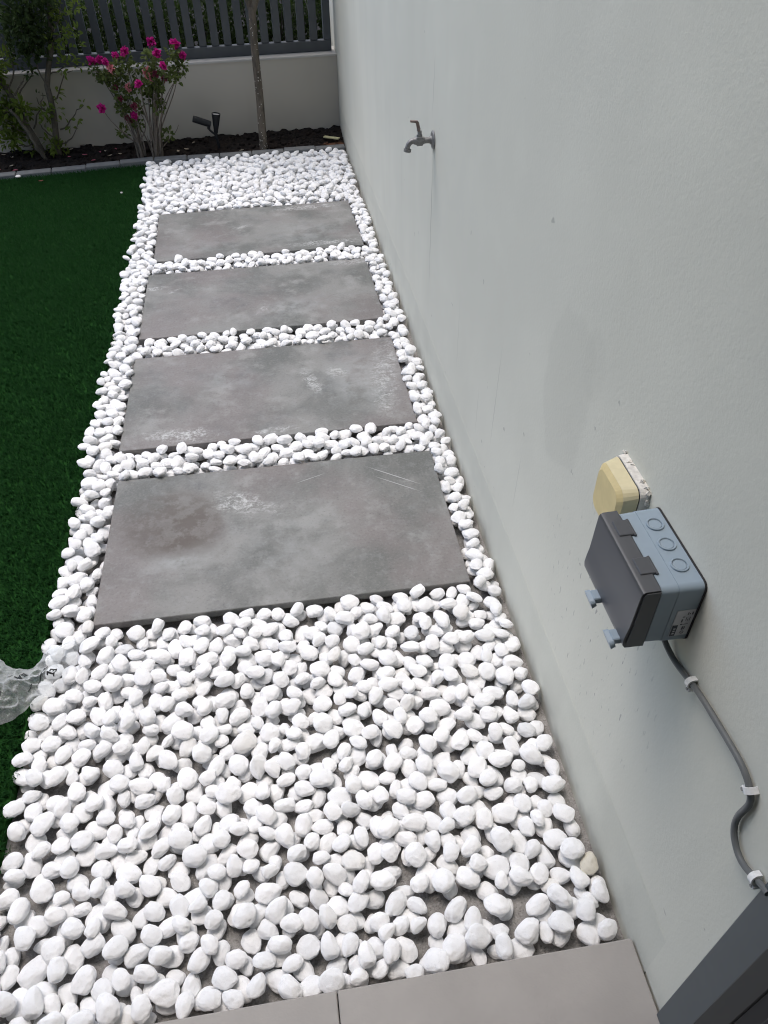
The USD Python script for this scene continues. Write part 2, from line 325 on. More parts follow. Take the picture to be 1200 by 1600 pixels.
M_boxd = plain('charcoal_plastic', (0.055, 0.058, 0.063), 0.38, 0.04, 40, 0.00015, 900)
M_boxgap = plain('seal_black', (0.012, 0.012, 0.013), 0.7, 0.1, 40)
M_yel = plain('cream_plastic', (0.56, 0.465, 0.235), 0.5, 0.08, 45, 0.0004, 200)
M_yel2 = plain('cream_plastic_pale', (0.56, 0.50, 0.31), 0.55, 0.08, 45, 0.0004, 200)
M_rim = plain('chipped_plaster', (0.60, 0.58, 0.53), 0.85, 0.25, 90, 0.003, 110)
M_sticker = plain('sticker_paper', (0.52, 0.53, 0.56), 0.5, 0.03, 60)
M_ink = plain('sticker_ink', (0.07, 0.075, 0.09), 0.6, 0.1, 60)
M_navy = plain('sticker_navy', (0.022, 0.03, 0.045), 0.5, 0.1, 60)
M_cable = plain('grey_cable', (0.105, 0.112, 0.112), 0.5, 0.06, 60)
M_clip = plain('white_plastic', (0.72, 0.73, 0.72), 0.4, 0.04, 60)
M_frame = plain('slate_aluminium', (0.045, 0.056, 0.060), 0.4, 0.08, 30)
M_frame2 = plain('dark_aluminium', (0.008, 0.010, 0.0105), 0.5, 0.08, 30)
M_gasket = plain('black_rubber', (0.006, 0.006, 0.0065), 0.7, 0.1, 30)
M_dryleaf = plain('dry_leaf', (0.36, 0.31, 0.24), 0.8, 0.3, 90)
M_redleaf = plain('red_dry_leaf', (0.24, 0.075, 0.055), 0.8, 0.3, 90)
M_petal = plain('fallen_petal', (0.40, 0.10, 0.14), 0.7, 0.3, 90)
M_chip = plain('white_stone_chip', (0.72, 0.71, 0.69), 0.7, 0.1, 90)
M_wood = plain('pale_green_wood', (0.46, 0.44, 0.25), 0.7, 0.15, 50, 0.001, 120)
M_print = plain('black_print', (0.02, 0.022, 0.022), 0.6, 0.1, 60)
def film_look():
    g = Graph(); o = g.add('geometry', 'position')
    n = g.noise(o, 28.0, 5.0, 0.6); wr = g.noise(o, 55.0, 4.0, 0.6, stretch=(1, 0.5, 1))
    h = g.add('bump', 'normal', {'distance': 0.006, 'strength': 0.9}, height=g.math('add', n, wr))
    t = g.add('transparent_bsdf', 'BSDF', {'color': (0.93, 0.94, 0.94)})
    d = g.add('principled_bsdf', 'BSDF', {'base_color': (0.80, 0.83, 0.83), 'roughness': 0.14, 'specular_ior_level': 0.9}, normal=h)
    tr = g.add('translucent_bsdf', 'BSDF', {'color': (0.66, 0.69, 0.69)})
    s = g.add('mix_closure', 'closure', {'fac': 0.4}, closure1=d, closure2=tr)
    fr = g.add('layer_weight', 'facing', {'blend': 0.4}, normal=h)
    f = g.ramp(g.math('add', g.math('multiply', fr, 0.7), g.math('multiply', n, 0.5)), 0.2, 0.95, 0.20, 0.72)
    out = g.add('mix_closure', 'closure', {}, fac=f, closure1=t, closure2=s)
    return look('clear_film', g.n, g.l, out)
M_film = film_look()

# ------------------------------------------------------------------ the ground
XW = 1.090                                                            # face of the side wall
def kerb_y(x): return np.interp(x, [-8.1, -3, -.96, -.09, 1.0, 1.2], [3.0, 3.27, 3.505, 3.607, 3.642, 3.648])
def wall_y(x): return 4.0 + 0.06 * (np.asarray(x) - XW)
single('ground', bx(-80, 80, -80, 80, -0.6, -0.09), M_ground, kind='structure')
single('path_bed', bx(-0.125, XW + 0.01, -1.1, 3.62, -0.089, -0.045), M_bed, kind='structure')
# turf backing sheet with its far edge along the kerb
xs = np.r_[-8.0, np.linspace(-3.0, -0.118, 24)]
poly = Polygon([(-8.0, -1.05), (-0.118, -1.05)] + [(x, float(kerb_y(x)) - 0.004) for x in xs[::-1]])
single('turf_ground', prism(poly, 0.06, at=(0, 0, -0.075)), M_turfbase, kind='structure')

# soil bed between the kerb and the low wall
def soil_z(x, y):
    t = np.clip((y - kerb_y(x) - 0.06) / (wall_y(x) - kerb_y(x) - 0.06), 0, 1)
    p = np.stack([x, y, np.zeros_like(x)], -1)
    return -0.022 + 0.05 * t ** 0.8 + 0.030 * (meshkit.fbm(p * 14, 3, 3) - 0.5) + 0.028 * np.maximum(meshkit.noise(p * 45, 9) - 0.55, 0)
gx, gy = np.meshgrid(np.linspace(-2.6, XW, 420), np.linspace(0, 1, 60), indexing='ij')
Y0 = kerb_y(gx) + 0.055; YY = Y0 + gy * (wall_y(gx) + 0.006 - Y0)
V = np.stack([gx, YY, soil_z(gx, YY)], -1).reshape(-1, 3)
i = np.arange(419)[:, None] * 60 + np.arange(59)[None]
F = np.stack([i, i + 60, i + 61, i + 1], -1).reshape(-1, 4)
single('soil', (V, F), M_soil, kind='structure', smooth=True)
cl = []
for k in range(420):
    x = rng.uniform(-1.3, XW - 0.02); t = rng.uniform(0.02, 0.98); y = kerb_y(x) + 0.07 + t * (wall_y(x) - kerb_y(x) - 0.085)
    m = trimesh.creation.icosphere(1, 1.0); m.vertices *= (0.75 + 0.5 * rng.random((len(m.vertices), 1))) * rng.uniform(0.004, 0.013 if rng.random() < .85 else 0.022) * np.array([1.1, 1, 0.8])
    m.apply_translation([x, y, float(soil_z(np.array([x]), np.array([y]))[0]) + 0.002]); cl.append(m)
single('soil_clods', cat(*cl), M_soil, 'crumbled dark soil clods over the planting bed', 'soil', kind='stuff', smooth=True)

# kerb blocks
xk, k = XW - 0.006, 0
bounds = [1.084]
while bounds[-1] > -2.2: bounds.append(bounds[-1] - (0.187 if len(bounds) == 1 else 0.197))
kerb = thing('kerb', 'row of grey concrete kerb blocks between the lawn or pebbles and the soil', 'kerb')
for a, b in zip(bounds[1:], bounds[:-1]):
    y0, y1 = float(kerb_y(a)), float(kerb_y(b)); ang = math.atan2(y1 - y0, b - a); L = math.hypot(b - a, y1 - y0) - 0.004
    m = bx(0, L, 0, 0.062, -0.075, 0.012 + rng.uniform(-.004, .004), 0.004)
    m.apply_transform(trimesh.transformations.rotation_matrix(ang + rng.uniform(-.012, .012), [0, 0, 1])); m.apply_translation([a + .002, y0 + rng.uniform(-.003, .003), 0])
    part(kerb, 'kerb_block', m, M_kerb)

# ------------------------------------------------------------------ walls and house
sw = thing('side_wall', 'tall pale grey plastered wall along the right of the pebble path', 'wall')
part(sw, 'wall_body', bx(XW, XW + 0.22, -1.04, 4.35, -0.3, 3.3), M_wall)
pv, pf_ = [], []
for y, t in ((-0.9775, .0013), (-0.6, .0012), (0.0, .0009), (0.6, .0008), (3.96, .0008)):
    pv += [(XW + 0.001, y, -0.2), (XW - t, y, -0.2), (XW - t, y, 0.158), (XW + 0.001, y, 0.166)]
for k in range(4):
    for e in range(4):
        a, b = k * 4 + e, k * 4 + (e + 1) % 4; pf_ += [[a, b, b + 4], [a, b + 4, a + 4]]
pf_ += [[0, 2, 1], [0, 3, 2], [16, 17, 18], [16, 18, 19]]
pm = trimesh.Trimesh(np.array(pv), pf_, process=False); trimesh.repair.fix_normals(pm)
part(sw, 'plinth', pm, M_plinth)
part(sw, 'reveal_trim', bx(XW - 0.0016, XW + 0.001, -1.041, -0.9777, 0.0105, 2.4), M_wall)
lw = thing('low_wall', 'low grey rendered wall behind the soil bed carrying the slat fence', 'wall')
lx = np.array([-2.6, XW - 0.001]); ly = wall_y(lx)
body = prism(Polygon([(lx[0], ly[0]), (lx[1], ly[1]), (lx[1], ly[1] + 0.22), (lx[0], ly[0] + 0.22)]), 0.736, at=(0, 0, -0.3))
part(lw, 'wall_body', body, M_lowwall)
cop = prism(Polygon([(lx[0], ly[0] - .003), (lx[1], ly[1] - .003), (lx[1], ly[1] + 0.223), (lx[0], ly[0] + 0.223)]), 0.010, at=(0, 0, 0.436))
part(lw, 'coping', cop, M_house)
house = thing('house', 'house whose door sill and frame show at the bottom of the picture', 'house')
part(house, 'facade_wall', bx(-9, -2.4, -1.46, -1.16, -0.3, 6.5), M_house)
part(house, 'facade_wall', bx(XW + 0.22, 9, -1.46, -1.16, -0.3, 6.5), M_house)
part(house, 'facade_wall', bx(-2.398, XW + 0.218, -1.46, -1.16, 2.42, 6.5), M_house)
part(house, 'eave_slab', bx(-4.0, XW - 0.004, -1.159, -0.45, 2.86, 3.02), M_house)
part(house, 'room_floor', bx(-2.6, XW + 0.4, -6, -1.30, -0.12, -0.004), M_room)
part(house, 'room_wall', bx(-2.7, -2.5, -6, -1.47, -0.1, 2.6), M_room)
part(house, 'room_wall', bx(XW + 0.23, XW + 0.4, -6, -1.47, -0.1, 2.6), M_room)
part(house, 'room_wall', bx(-2.7, XW + 0.4, -6.2, -6.01, -0.1, 2.6), M_room)
part(house, 'ceiling', bx(-2.7, XW + 0.4, -6.2, -1.47, 2.61, 2.75), M_room)
# sill tiles
sill = thing('door_sill', 'pale grey stone door sill at the bottom edge of the picture', 'sill')
for a, b in ((-2.38, -1.261), (-1.259, -0.361), (-0.359, 0.5393), (0.5412, XW - 0.005)):
    part(sill, 'sill_tile', bx(a, b, -1.295, -0.922, -0.06, 0.010, 0.0018), M_sill)
# door frame on the wall
fr = thing('door_frame', 'dark aluminium door frame post at the lower right corner', 'door frame')
part(fr, 'frame_post', bx(XW - 0.010, XW + 0.19, -1.094, -1.0425, 0.0105, 2.42, 0.0015), M_frame)
part(fr, 'inner_post', bx(XW - 0.016, XW + 0.19, -1.128, -1.0945, 0.0105, 2.42, 0.0015), M_frame2)
part(fr, 'rubber_seal', bx(XW - 0.014, XW + 0.19, -1.150, -1.1285, 0.0105, 2.42), M_gasket)
part(fr, 'sash_stile', bx(XW - 0.022, XW + 0.19, -1.30, -1.1505, 0.0105, 2.42, 0.002), M_gasket)

# ------------------------------------------------------------------ fence on the low wall
fence = thing('slat_fence', 'dark grey fence of vertical slats standing on the low wall', 'fence', (XW, 4.0, 0), math.degrees(math.atan(0.06)))
FO = 0.085                                                           # fence front, behind the wall's front face
part(fence, 'bottom_rail', bx(-3.4, -0.018, FO, FO + 0.05, 0.4465, 0.505, 0.002), M_fence)
part(fence, 'top_rail', bx(-3.4, -0.018, FO, FO + 0.05, 1.24, 1.30, 0.002), M_fence)
part(fence, 'end_post', bx(-0.062, -0.018, FO + .001, FO + 0.049, 0.5055, 1.2395, 0.002), M_fence)
x = -0.123
while x > -3.35:
    part(fence, 'slat', bx(x - 0.0225, x + 0.0225, FO + 0.012, FO + 0.036, 0.5055, 1.2395, 0.0015), M_fence); x -= 0.0755
single('planting_ground', bx(-6, 6, 4.235, 14, -0.088, 0.0), M_soil, kind='structure')
hedge = thing('hedge', 'dense green leafy hedge seen through the gaps of the slat fence', 'hedge')
n = 30000
P = np.stack([rng.uniform(-2.3, 1.35, n), 4.36 + 0.50 * rng.random(n) ** 1.3, 0.02 + 0.70 * rng.random(n)], -1)
P[:, 1] += 0.06 * (P[:, 0] - XW) + 0.12 * P[:, 2] + 0.16 * (meshkit.fbm(P * 6, 3, 5) - 0.5)
keep = (meshkit.fbm(P * 9, 2, 8) > 0.42) | (P[:, 1] - 0.06 * (P[:, 0] - XW) > 4.5); P = P[keep]; n = len(P)
D = rdir(n, 0.3); D[:, 1] -= 0.4; N = rdir(n, 1.2); N[:, 1] -= 0.5
part(hedge, 'foliage', leaf_mesh(P, D, N, rng.uniform(.026, .046, n), rng.uniform(.015, .024, n)), M_hedge, kind='stuff')
tw = []
for k in range(60):
    a = np.array([rng.uniform(-2.5, 1.3), 4.5 + rng.uniform(-.1, .1), -0.05]); a[1] += 0.06 * (a[0] - XW)
    b = a + [rng.uniform(-.15, .15), rng.uniform(-.1, .1), rng.uniform(0.5, 0.75)]
    tw.append(tube(spline([a, (a + b) / 2 + rng.normal(size=3) * .04, b], 7), np.linspace(.009, .003, 7), 5))
part(hedge, 'stems', cat(*tw), M_hedge_in, kind='stuff')

# ------------------------------------------------------------------ stepping slabs
SY = [2.189, 1.468, 0.738, 0.0]; SD = 0.5816
SL = ['farthest grey stepping slab, whitish smears along its far edge', 'second grey stepping slab from the back, small white smear at its left edge',
      'third grey stepping slab, chalky white scuffs on its near left and right', 'nearest grey stepping slab with a brown water stain on its left']
SR = [0.9, 0.35, -0.25, -0.5]; SX = [0.006, -0.003, -0.006, 0.002]
for k in range(4):
    single('stepping_slab', bx(0, 1.0, 0, SD, -0.024, 0.0, 0.0015), M_slabs[k], SL[k], 'paving slab', loc=(SX[k], SY[k], 0), rz=SR[k])
    single('slab_footing', bx(0.025, 0.975, 0.02, SD - 0.02, -0.0448, -0.0242), M_bed, kind='structure', loc=(SX[k], SY[k], 0), rz=SR[k])

# ------------------------------------------------------------------ pebbles
def pebble_shape(seed, a, b, c, sub=4):
    r = np.random.default_rng(seed); m = trimesh.creation.icosphere(sub, 1.0); v = np.array(m.vertices)
    e = r.uniform(0.80, 1.0); v = np.sign(v) * np.abs(v) ** e; v /= np.linalg.norm(v, axis=1, keepdims=True) ** 0.75
    for k in range(r.integers(4, 8)):                                 # worn flats
        nrm = r.normal(size=3); nrm /= np.linalg.norm(nrm); h = r.uniform(0.72, 0.95); t = v @ nrm - h
        v -= np.outer(np.where(t > 0, t, 0) * 0.52, nrm)
    q = v + r.uniform(0, 50, 3)
    v *= (1 + 0.30 * (meshkit.fbm(q * 1.1, 2, seed) - 0.5) + 0.09 * (meshkit.noise(q * 3.2, seed) - 0.5) + 0.022 * (meshkit.noise(q * 7, seed + 1) - 0.5))[:, None]
    taper = r.uniform(-.25, .25); v[:, 1] *= 1 + taper * v[:, 0]; v[:, 2] *= 1 + r.uniform(-.2, .2) * v[:, 0]
    v -= (v.max(0) + v.min(0)) / 2; v /= (v.max(0) - v.min(0)) / 2
    return v * [a, b, c], np.array(m.faces)
NV = 28
vr = np.random.default_rng(3)
AX = np.stack([np.ones(NV), vr.uniform(.66, .92, NV), vr.uniform(.44, .64, NV)], 1)
SHAPES = [pebble_shape(100 + k, *AX[k]) for k in range(NV)]

h = 0.003
gx0, gy0 = -0.24, -0.99
nx, ny = int((1.12 - gx0) / h), int((3.75 - gy0) / h)
cx = gx0 + (np.arange(nx) + .5) * h; cy = gy0 + (np.arange(ny) + .5) * h
CXg, CYg = np.meshgrid(cx, cy, indexing='ij')
H = np.full((nx, ny), -0.045)
H[CXg < -0.122] = -0.002
slabmask = np.zeros((nx, ny), bool)
for k in range(4):
    a = math.radians(SR[k]); u = (CXg - SX[k]) * math.cos(a) + (CYg - SY[k]) * math.sin(a); w = -(CXg - SX[k]) * math.sin(a) + (CYg - SY[k]) * math.cos(a)
    slabmask |= (u > 0) & (u < 1) & (w > 0) & (w < SD)
H[slabmask] = 0.0
H[CXg > XW - 0.007] = 9; H[CYg < -0.920] = 9; H[CYg > kerb_y(CXg) - 0.002] = 9
def orient(ax, yaw, tx, ty):
    R = trimesh.transformations.euler_matrix(tx, ty, yaw, 'sxyz')[:3, :3]
    return R
def surf(R, ax):
    Q = R @ np.diag(1 / ax ** 2) @ R.T
    r = int(math.ceil(ax.max() / h)); g = np.arange(-r, r + 1) * h
    X, Y = np.meshgrid(g, g, indexing='ij')
    B = Q[0, 2] * X + Q[1, 2] * Y; C = Q[0, 0] * X * X + 2 * Q[0, 1] * X * Y + Q[1, 1] * Y * Y - 1
    disc = B * B - Q[2, 2] * C; ok = disc > 0; s = np.sqrt(np.where(ok, disc, 0))
    return r, ok, np.where(ok, (-B - s) / Q[2, 2], 9e3), np.where(ok, (-B + s) / Q[2, 2], -9e3)
def edge_left(y): return -0.110 + 0.008 * math.sin(y * 5.1) + 0.005 * math.sin(y * 13 + 1)
PB = []                                                               # pos, R, variant, size
pr = np.random.default_rng(11)
def drop(x0, x1, y0, y1, N, K, zmax, tmax, smin=.0192, smax=.0264):
    miss = 0
    for _ in range(N):
        v = pr.integers(NV); s = np.clip(pr.normal((smin + smax) / 2, .0026), smin * .8, smax * 1.1); ax = AX[v] * s; best = None
        oris = []
        for q in range(3):
            t = pr.normal(0, tmax, 2) if q else pr.normal(0, .06, 2)
            R = orient(ax, pr.uniform(0, 2 * np.pi), *t); oris.append((R, *surf(R, ax * .95)))
        for q in range(K):
            R, r, ok, lo, hi = oris[q % 3]
            px, py = pr.uniform(x0, x1), pr.uniform(y0, y1)
            if px < edge_left(py): continue
            i, j = int((px - gx0) / h), int((py - gy0) / h)
            if i - r < 0 or j - r < 0 or i + r + 1 > nx or j + r + 1 > ny or slabmask[i, j]: continue
            sl = (slice(i - r, i + r + 1), slice(j - r, j + r + 1))
            ov = (slabmask[sl] & ok).sum() / ok.sum()
            if ov > 0.16: continue
            z = (H[sl] - lo)[ok].max()
            sc = z + ov * 0.04
            if z < zmax and (best is None or sc < best[0]): best = (sc, z, i, j, sl, R, ok, hi)
        if best is None:
            miss += 1
            if miss > 60: break
            continue
        _, z, i, j, sl, R, ok, hi = best
        H[sl] = np.where(ok, np.maximum(H[sl], z + hi), H[sl])
        PB.append((np.array([cx[i], cy[j], z]), R, v, s))
XR = XW - 0.02
for k in range(4):                                                    # side strips, then the gaps
    drop(-0.125, 0.0, SY[k] - .02, SY[k] + SD + .02, 150, 16, 0.008, .3)
    drop(1.0, XR, SY[k] - .02, SY[k] + SD + .02, 112, 16, 0.008, .3)
for k in (1, 2, 3):
    drop(-0.125, XR, SY[k] + SD, SY[k - 1], 320, 18, 0.008, .35)
drop(-0.125, XR, SY[0] + SD, 3.64, 1600, 22, 0.015, .4)
drop(-0.125, XR, -0.42, 0.0, 1120, 22, 0.002, .26)
drop(-0.135, XR, -0.92, -0.38, 1180, 22, -0.004, .22)
PBn = len(PB)
POS = np.array([p[0] for p in PB]); SZ = np.array([p[3] for p in PB])
# how large each shows, and whether it shows at all
rel = POS - CAM; dep = rel @ FWD; ux = 600 + 1175.87 * (rel @ RIGHT) / dep; uy = 800 + 1175.87 * (rel @ DOWN) / dep
seen = (ux > -15) & (ux < 1215) & (uy > 0) & (uy < 1612)
free = np.empty(PBn)
for k, (p, R, v, s) in enumerate(PB):
    r, ok, lo, hi = surf(R, AX[v] * s * .95); i, j = int((p[0] - gx0) / h), int((p[1] - gy0) / h)
    free[k] = ((np.abs(H[i - r:i + r + 1, j - r:j + r + 1] - p[2] - hi) < .002) & ok).sum() / ok.sum()
big = np.argsort(-np.where(seen & (free > .45), SZ / dep, 0))[:300]
cream = big[np.argmin(np.linalg.norm(POS[big][:, :2] - [1.055, -0.77], axis=1) + 9 * (free[big] < .85))]
firsts = {}
def quat(R):
    q = trimesh.transformations.quaternion_from_matrix(np.block([[R, np.zeros((3, 1))], [np.zeros((1, 3)), np.ones((1, 1))]])); return q
for k in big:
    p, R, v, s = PB[k]
    if k == cream:
        single('cream_pebble', ((SHAPES[v][0] * s) @ R.T, SHAPES[v][1]), M_peb_cream, 'yellowish cream pebble among the white ones, close to the foot of the wall', 'pebble', smooth=True, loc=p); continue
    x = UsdGeom.Xform.Define(stage, path_of('white_pebble'))
    if v in firsts:
        x.GetPrim().GetReferences().AddInternalReference(firsts[v]); x.GetPrim().SetInstanceable(True)
    else:
        firsts[v] = x.GetPath(); usdkit.mesh(stage, str(x.GetPath()) + '/stone', (SHAPES[v][0] * .026, SHAPES[v][1]), M_peb, True)
    x.ClearXformOpOrder(); q = quat(R)
    x.AddTranslateOp().Set(Gf.Vec3d(*map(float, p))); x.AddOrientOp().Set(Gf.Quatf(*map(float, q))); x.AddScaleOp().Set(Gf.Vec3f(float(s / .026)))
    keys(x.GetPrim(), 'smooth white pebble lying in the near end of the bed by the door sill', 'pebble', 'white pebbles nearest the door sill')
rest = np.setdiff1d(np.arange(PBn), big)
pi = UsdGeom.PointInstancer.Define(stage, '/World/white_pebbles')
keys(pi.GetPrim(), 'white pebbles packed around the four slabs and at the far end by the kerb', 'pebbles', kind='stuff')
for k in range(NV):
    m = usdkit.mesh(stage, f'/World/white_pebbles/pebble_{k + 1:03d}', (SHAPES[k][0] * .026, SHAPES[k][1]), M_peb, True); pi.CreatePrototypesRel().AddTarget(m.GetPath())
pi.CreateProtoIndicesAttr(Vt.IntArray([int(PB[k][2]) for k in rest]))
pi.CreatePositionsAttr(Vt.Vec3fArray([Gf.Vec3f(*map(float, PB[k][0])) for k in rest]))
pi.CreateScalesAttr(Vt.Vec3fArray([Gf.Vec3f(float(PB[k][3] / .026)) for k in rest]))
qs = [quat(PB[k][1]) for k in rest]
pi.CreateOrientationsAttr(Vt.QuathArray([Gf.Quath(float(q[0]), float(q[1]), float(q[2]), float(q[3])) for q in qs]))
print('pebbles', PBn, 'free', (free > .45).sum())

# ------------------------------------------------------------------ turf
def blades(n, x0, x1, y0, y1):
    x = rng.uniform(x0, x1, n); y = rng.uniform(y0, y1, n)
    hi = H[np.clip(((x - gx0) / h).astype(int), 0, nx - 1), np.clip(((y - gy0) / h).astype(int), 0, ny - 1)]
    ok = ((hi < -0.001) | (x < -0.22)) & (y < kerb_y(x) - 0.006) & (x < -0.112 + 0.008 * np.sin(y * 31) + 0.006 * rng.normal(size=n)); x, y = x[ok], y[ok]; n = len(x)
    a = rng.uniform(0, 2 * np.pi, n); lean = 0.25 + 0.5 * rng.random(n)
    d = np.stack([np.cos(a) * lean - 0.10, np.sin(a) * lean - 0.18, np.ones(n)], -1); d /= np.linalg.norm(d, axis=1, keepdims=True)
    s = np.stack([-np.sin(a), np.cos(a), np.zeros(n)], -1); L = rng.uniform(.014, .024, n)[:, None]; w = rng.uniform(.0013, .0022, n)[:, None]
    p = np.stack([x, y, np.full(n, -0.016)], -1); mid = p + d * L * .55; d2 = d.copy(); d2[:, :2] *= 2.0
    V = np.stack([p - s * w, p + s * w, mid - s * w * .8, mid + s * w * .8, mid + d2 * L * .5], 1).reshape(-1, 3)
    f = np.array([[0, 1, 3], [0, 3, 2], [2, 3, 4]])
    return trimesh.Trimesh(V, (np.arange(n)[:, None, None] * 5 + f).reshape(-1, 3), process=False)
single('grass', cat(blades(190000, -1.15, -0.09, -0.9, 3.64), blades(75000, -2.4, -1.15, -0.9, 3.64)), M_blade,
       'short dark green artificial turf left of the pebble path', 'grass', kind='stuff')

# ------------------------------------------------------------------ planting
def zs(x, y): return float(soil_z(np.array([x]), np.array([y]))[0])
def bushel(spots, per, size, length, width, up=0.5):
    P, D = [], []
    for c, r in spots:
        k = max(3, int(per * (r / size) ** 2)); q = rng.normal(size=(k, 3)); q /= np.linalg.norm(q, axis=1, keepdims=True)
        P.append(np.asarray(c) + q * r * rng.random((k, 1)) ** .5); D.append(q + rdir(k, up) * .8)
    P, D = np.vstack(P), np.vstack(D); n = len(P)
    N = rdir(n, 1.6); N[:, 1] -= 0.4
    return leaf_mesh(P, D, N, rng.uniform(length * .7, length * 1.2, n), rng.uniform(width * .75, width * 1.2, n))
def branch(pts2, y, r0, r1, wob=0.006, n=12, sides=7):
    pts = [(x, y + dy, z) for (x, z), dy in zip(pts2, np.cumsum(rng.normal(0, .012, len(pts2))))]
    q = spline(pts, n); q[1:-1] += rng.normal(0, wob, (n - 2, 3)) * .5
    return tube(q, np.linspace(r0, r1, n), sides)
ys_ = 3.80
za = zs(-.76, ys_)
# leaning shrub at the left edge
sh = thing('leaning_shrub', 'leaning shrub with a grey stem and bright yellow green leaves at the left edge', 'shrub')
A = [(-.761, za - .02), (-.79, .114), (-.822, .22), (-.843, .316), (-.86, .388), (-.90, .47), (-.95, .60)]
part(sh, 'trunk', cat(branch(A, ys_, .021, .012), branch([(-.745, za - .02), (-.78, .12), (-.815, .23), (-.85, .30)], ys_ - .03, .013, .008)), M_stemdark, smooth=True)
tws = [[(-.85, .382), (-.801, .445), (-.777, .517), (-.79, .595), (-.80, .68)], [(-.805, .326), (-.743, .41), (-.694, .472), (-.701, .503)], [(-.819, .354), (-.766, .411), (-.709, .462)],
       [(-.84, .30), (-.90, .27), (-.94, .24)], [(-.80, .15), (-.86, .17), (-.90, .20)], [(-.79, .10), (-.84, .08), (-.88, .09)], [(-.772, .06), (-.81, .05), (-.83, .06)], [(-.772, .171), (-.69, .298), (-.666, .357)], [(-.80, .23), (-.79, .26), (-.785, .29)]]
part(sh, 'twigs', cat(*[branch(t, ys_, .0052, .0022, n=9, sides=6) for t in tws]), M_stemdark, smooth=True)
spots = [(-.831, .54, .05), (-.90, .50, .07), (-.95, .44, .07), (-.885, .384, .035), (-.897, .28, .07), (-.927, .208, .08), (-.872, .194, .045), (-.938, .122, .05), (-.885, .137, .05), (-.824, .062, .03), (-.793, .292, .045), (-.782, .269, .035), (-.99, .3, .08), (-.97, .55, .08)]
part(sh, 'foliage', bushel([((x, ys_ + rng.normal() * .03, z), r) for x, z, r in spots], 42, .05, .044, .018), M_leafA, kind='stuff')
spots = [(-.711, .509, .037), (-.70, .488, .037), (-.798, .62, .06), (-.765, .568, .04), (-.74, .45, .03), (-.78, .70, .06), (-.68, .36, .02)]
part(sh, 'foliage', bushel([((x, ys_ + rng.normal() * .03, z), r) for x, z, r in spots], 16, .05, .036, .014), M_leafdark, 'darker leaves on the thin upright twigs', 'stuff')
# upright shrub
sh = thing('upright_shrub', 'tall upright shrub with dark dense leaves in front of the fence, second from the left', 'shrub')
zb = zs(-.675, ys_)
B = [(-.675, zb - .02), (-.648, .182), (-.629, .322), (-.616, .425), (-.600, .475), (-.573, .529), (-.542, .61), (-.518, .709), (-.494, .805), (-.48, .95), (-.47, 1.1)]
part(sh, 'trunk', branch(B, ys_, .021, .009, n=18), M_stemdark, smooth=True)
tws = [[(-.595, .456), (-.518, .479), (-.462, .493), (-.419, .48)], [(-.619, .316), (-.562, .369), (-.526, .432), (-.465, .461)], [(-.624, .157), (-.542, .211), (-.5, .254), (-.449, .285)], [(-.635, .081), (-.538, .141), (-.502, .203)],
       [(-.652, .106), (-.71, .156), (-.737, .204)], [(-.62, .40), (-.635, .47), (-.645, .53), (-.66, .62), (-.68, .75)], [(-.537, .61), (-.48, .648), (-.462, .672)], [(-.64, .25), (-.69, .298), (-.70, .34)], [(-.57, .53), (-.62, .62), (-.66, .70)], [(-.54, .62), (-.47, .72), (-.43, .80)]]
part(sh, 'twigs', cat(*[branch(t, ys_, .005, .002, n=9, sides=6) for t in tws]), M_stemdark, smooth=True)
spots = [(-.664, .739, .09), (-.659, .704, .09), (-.723, .627, .08), (-.681, .60, .07), (-.633, .664, .09), (-.57, .686, .08), (-.595, .622, .07), (-.629, .588, .05), (-.672, .559, .03), (-.595, .551, .03), (-.525, .758, .08), (-.704, .783, .09), (-.60, .85, .12), (-.50, .90, .12), (-.68, .95, .13), (-.55, 1.05, .12)]
part(sh, 'foliage', bushel([((x, ys_ + rng.normal() * .04, z), r) for x, z, r in spots], 30, .05, .040, .018), M_leafdark, kind='stuff')
spots = [(-.539, .564, .03), (-.454, .775, .045), (-.449, .716, .045), (-.523, .619, .037), (-.455, .657, .04), (-.458, .586, .03), (-.389, .649, .032), (-.383, .609, .028), (-.38, .762, .04), (-.496, .494, .035), (-.47, .504, .037), (-.665, .223, .045), (-.677, .263, .04), (-.589, .359, .03), (-.6, .282, .037), (-.691, .096, .045), (-.664, .065, .05), (-.654, .035, .045), (-.558, .177, .025), (-.42, .485, .02), (-.45, .29, .02), (-.505, .21, .02)]
part(sh, 'foliage', bushel([((x, ys_ - .01 + rng.normal() * .03, z), r) for x, z, r in spots], 26, .05, .036, .016), M_leafA, 'bright yellow green young leaves', 'stuff')
# flowering bougainvillea
bg = thing('bougainvillea', 'flowering shrub with magenta and pink blossoms on bare fanning stems', 'shrub')
yb = 3.72
MAG = [(-.329, .528), (-.281, .529), (-.25, .52), (-.197, .54), (-.138, .565), (.01, .591), (.04, .558), (.148, .588), (.179, .533), (.07, .506), (-.084, .423), (-.325, .299), (-.154, .241)]
PNK = [(-.038, .462), (-.026, .436), (-.158, .382), (-.23, .489)]
DUL = [(.009, .452), (-.233, .385), (-.216, .337), (-.141, .298), (.05, .417), (-.203, .222), (-.191, .199)]
LVS = [(-.326, .488), (-.267, .455), (-.251, .428), (-.293, .44), (-.194, .497), (-.143, .52), (-.109, .473), (-.19, .42), (-.21, .363), (-.206, .309), (-.225, .278), (-.006, .53), (-.019, .495), (.022, .503), (-.049, .387), (-.075, .372), (-.013, .391), (.01, .39), (-.055, .307), (-.027, .3), (.123, .549), (.173, .486), (.102, .443), (.139, .457), (.109, .422), (-.151, .191), (.013, .12), (-.003, .272), (.057, .476), (-.25, .149), (-.134, .268), (-.24, .40), (-.17, .46), (-.09, .40), (-.03, .42), (.0, .36), (.14, .51), (-.15, .35)]
stems = []
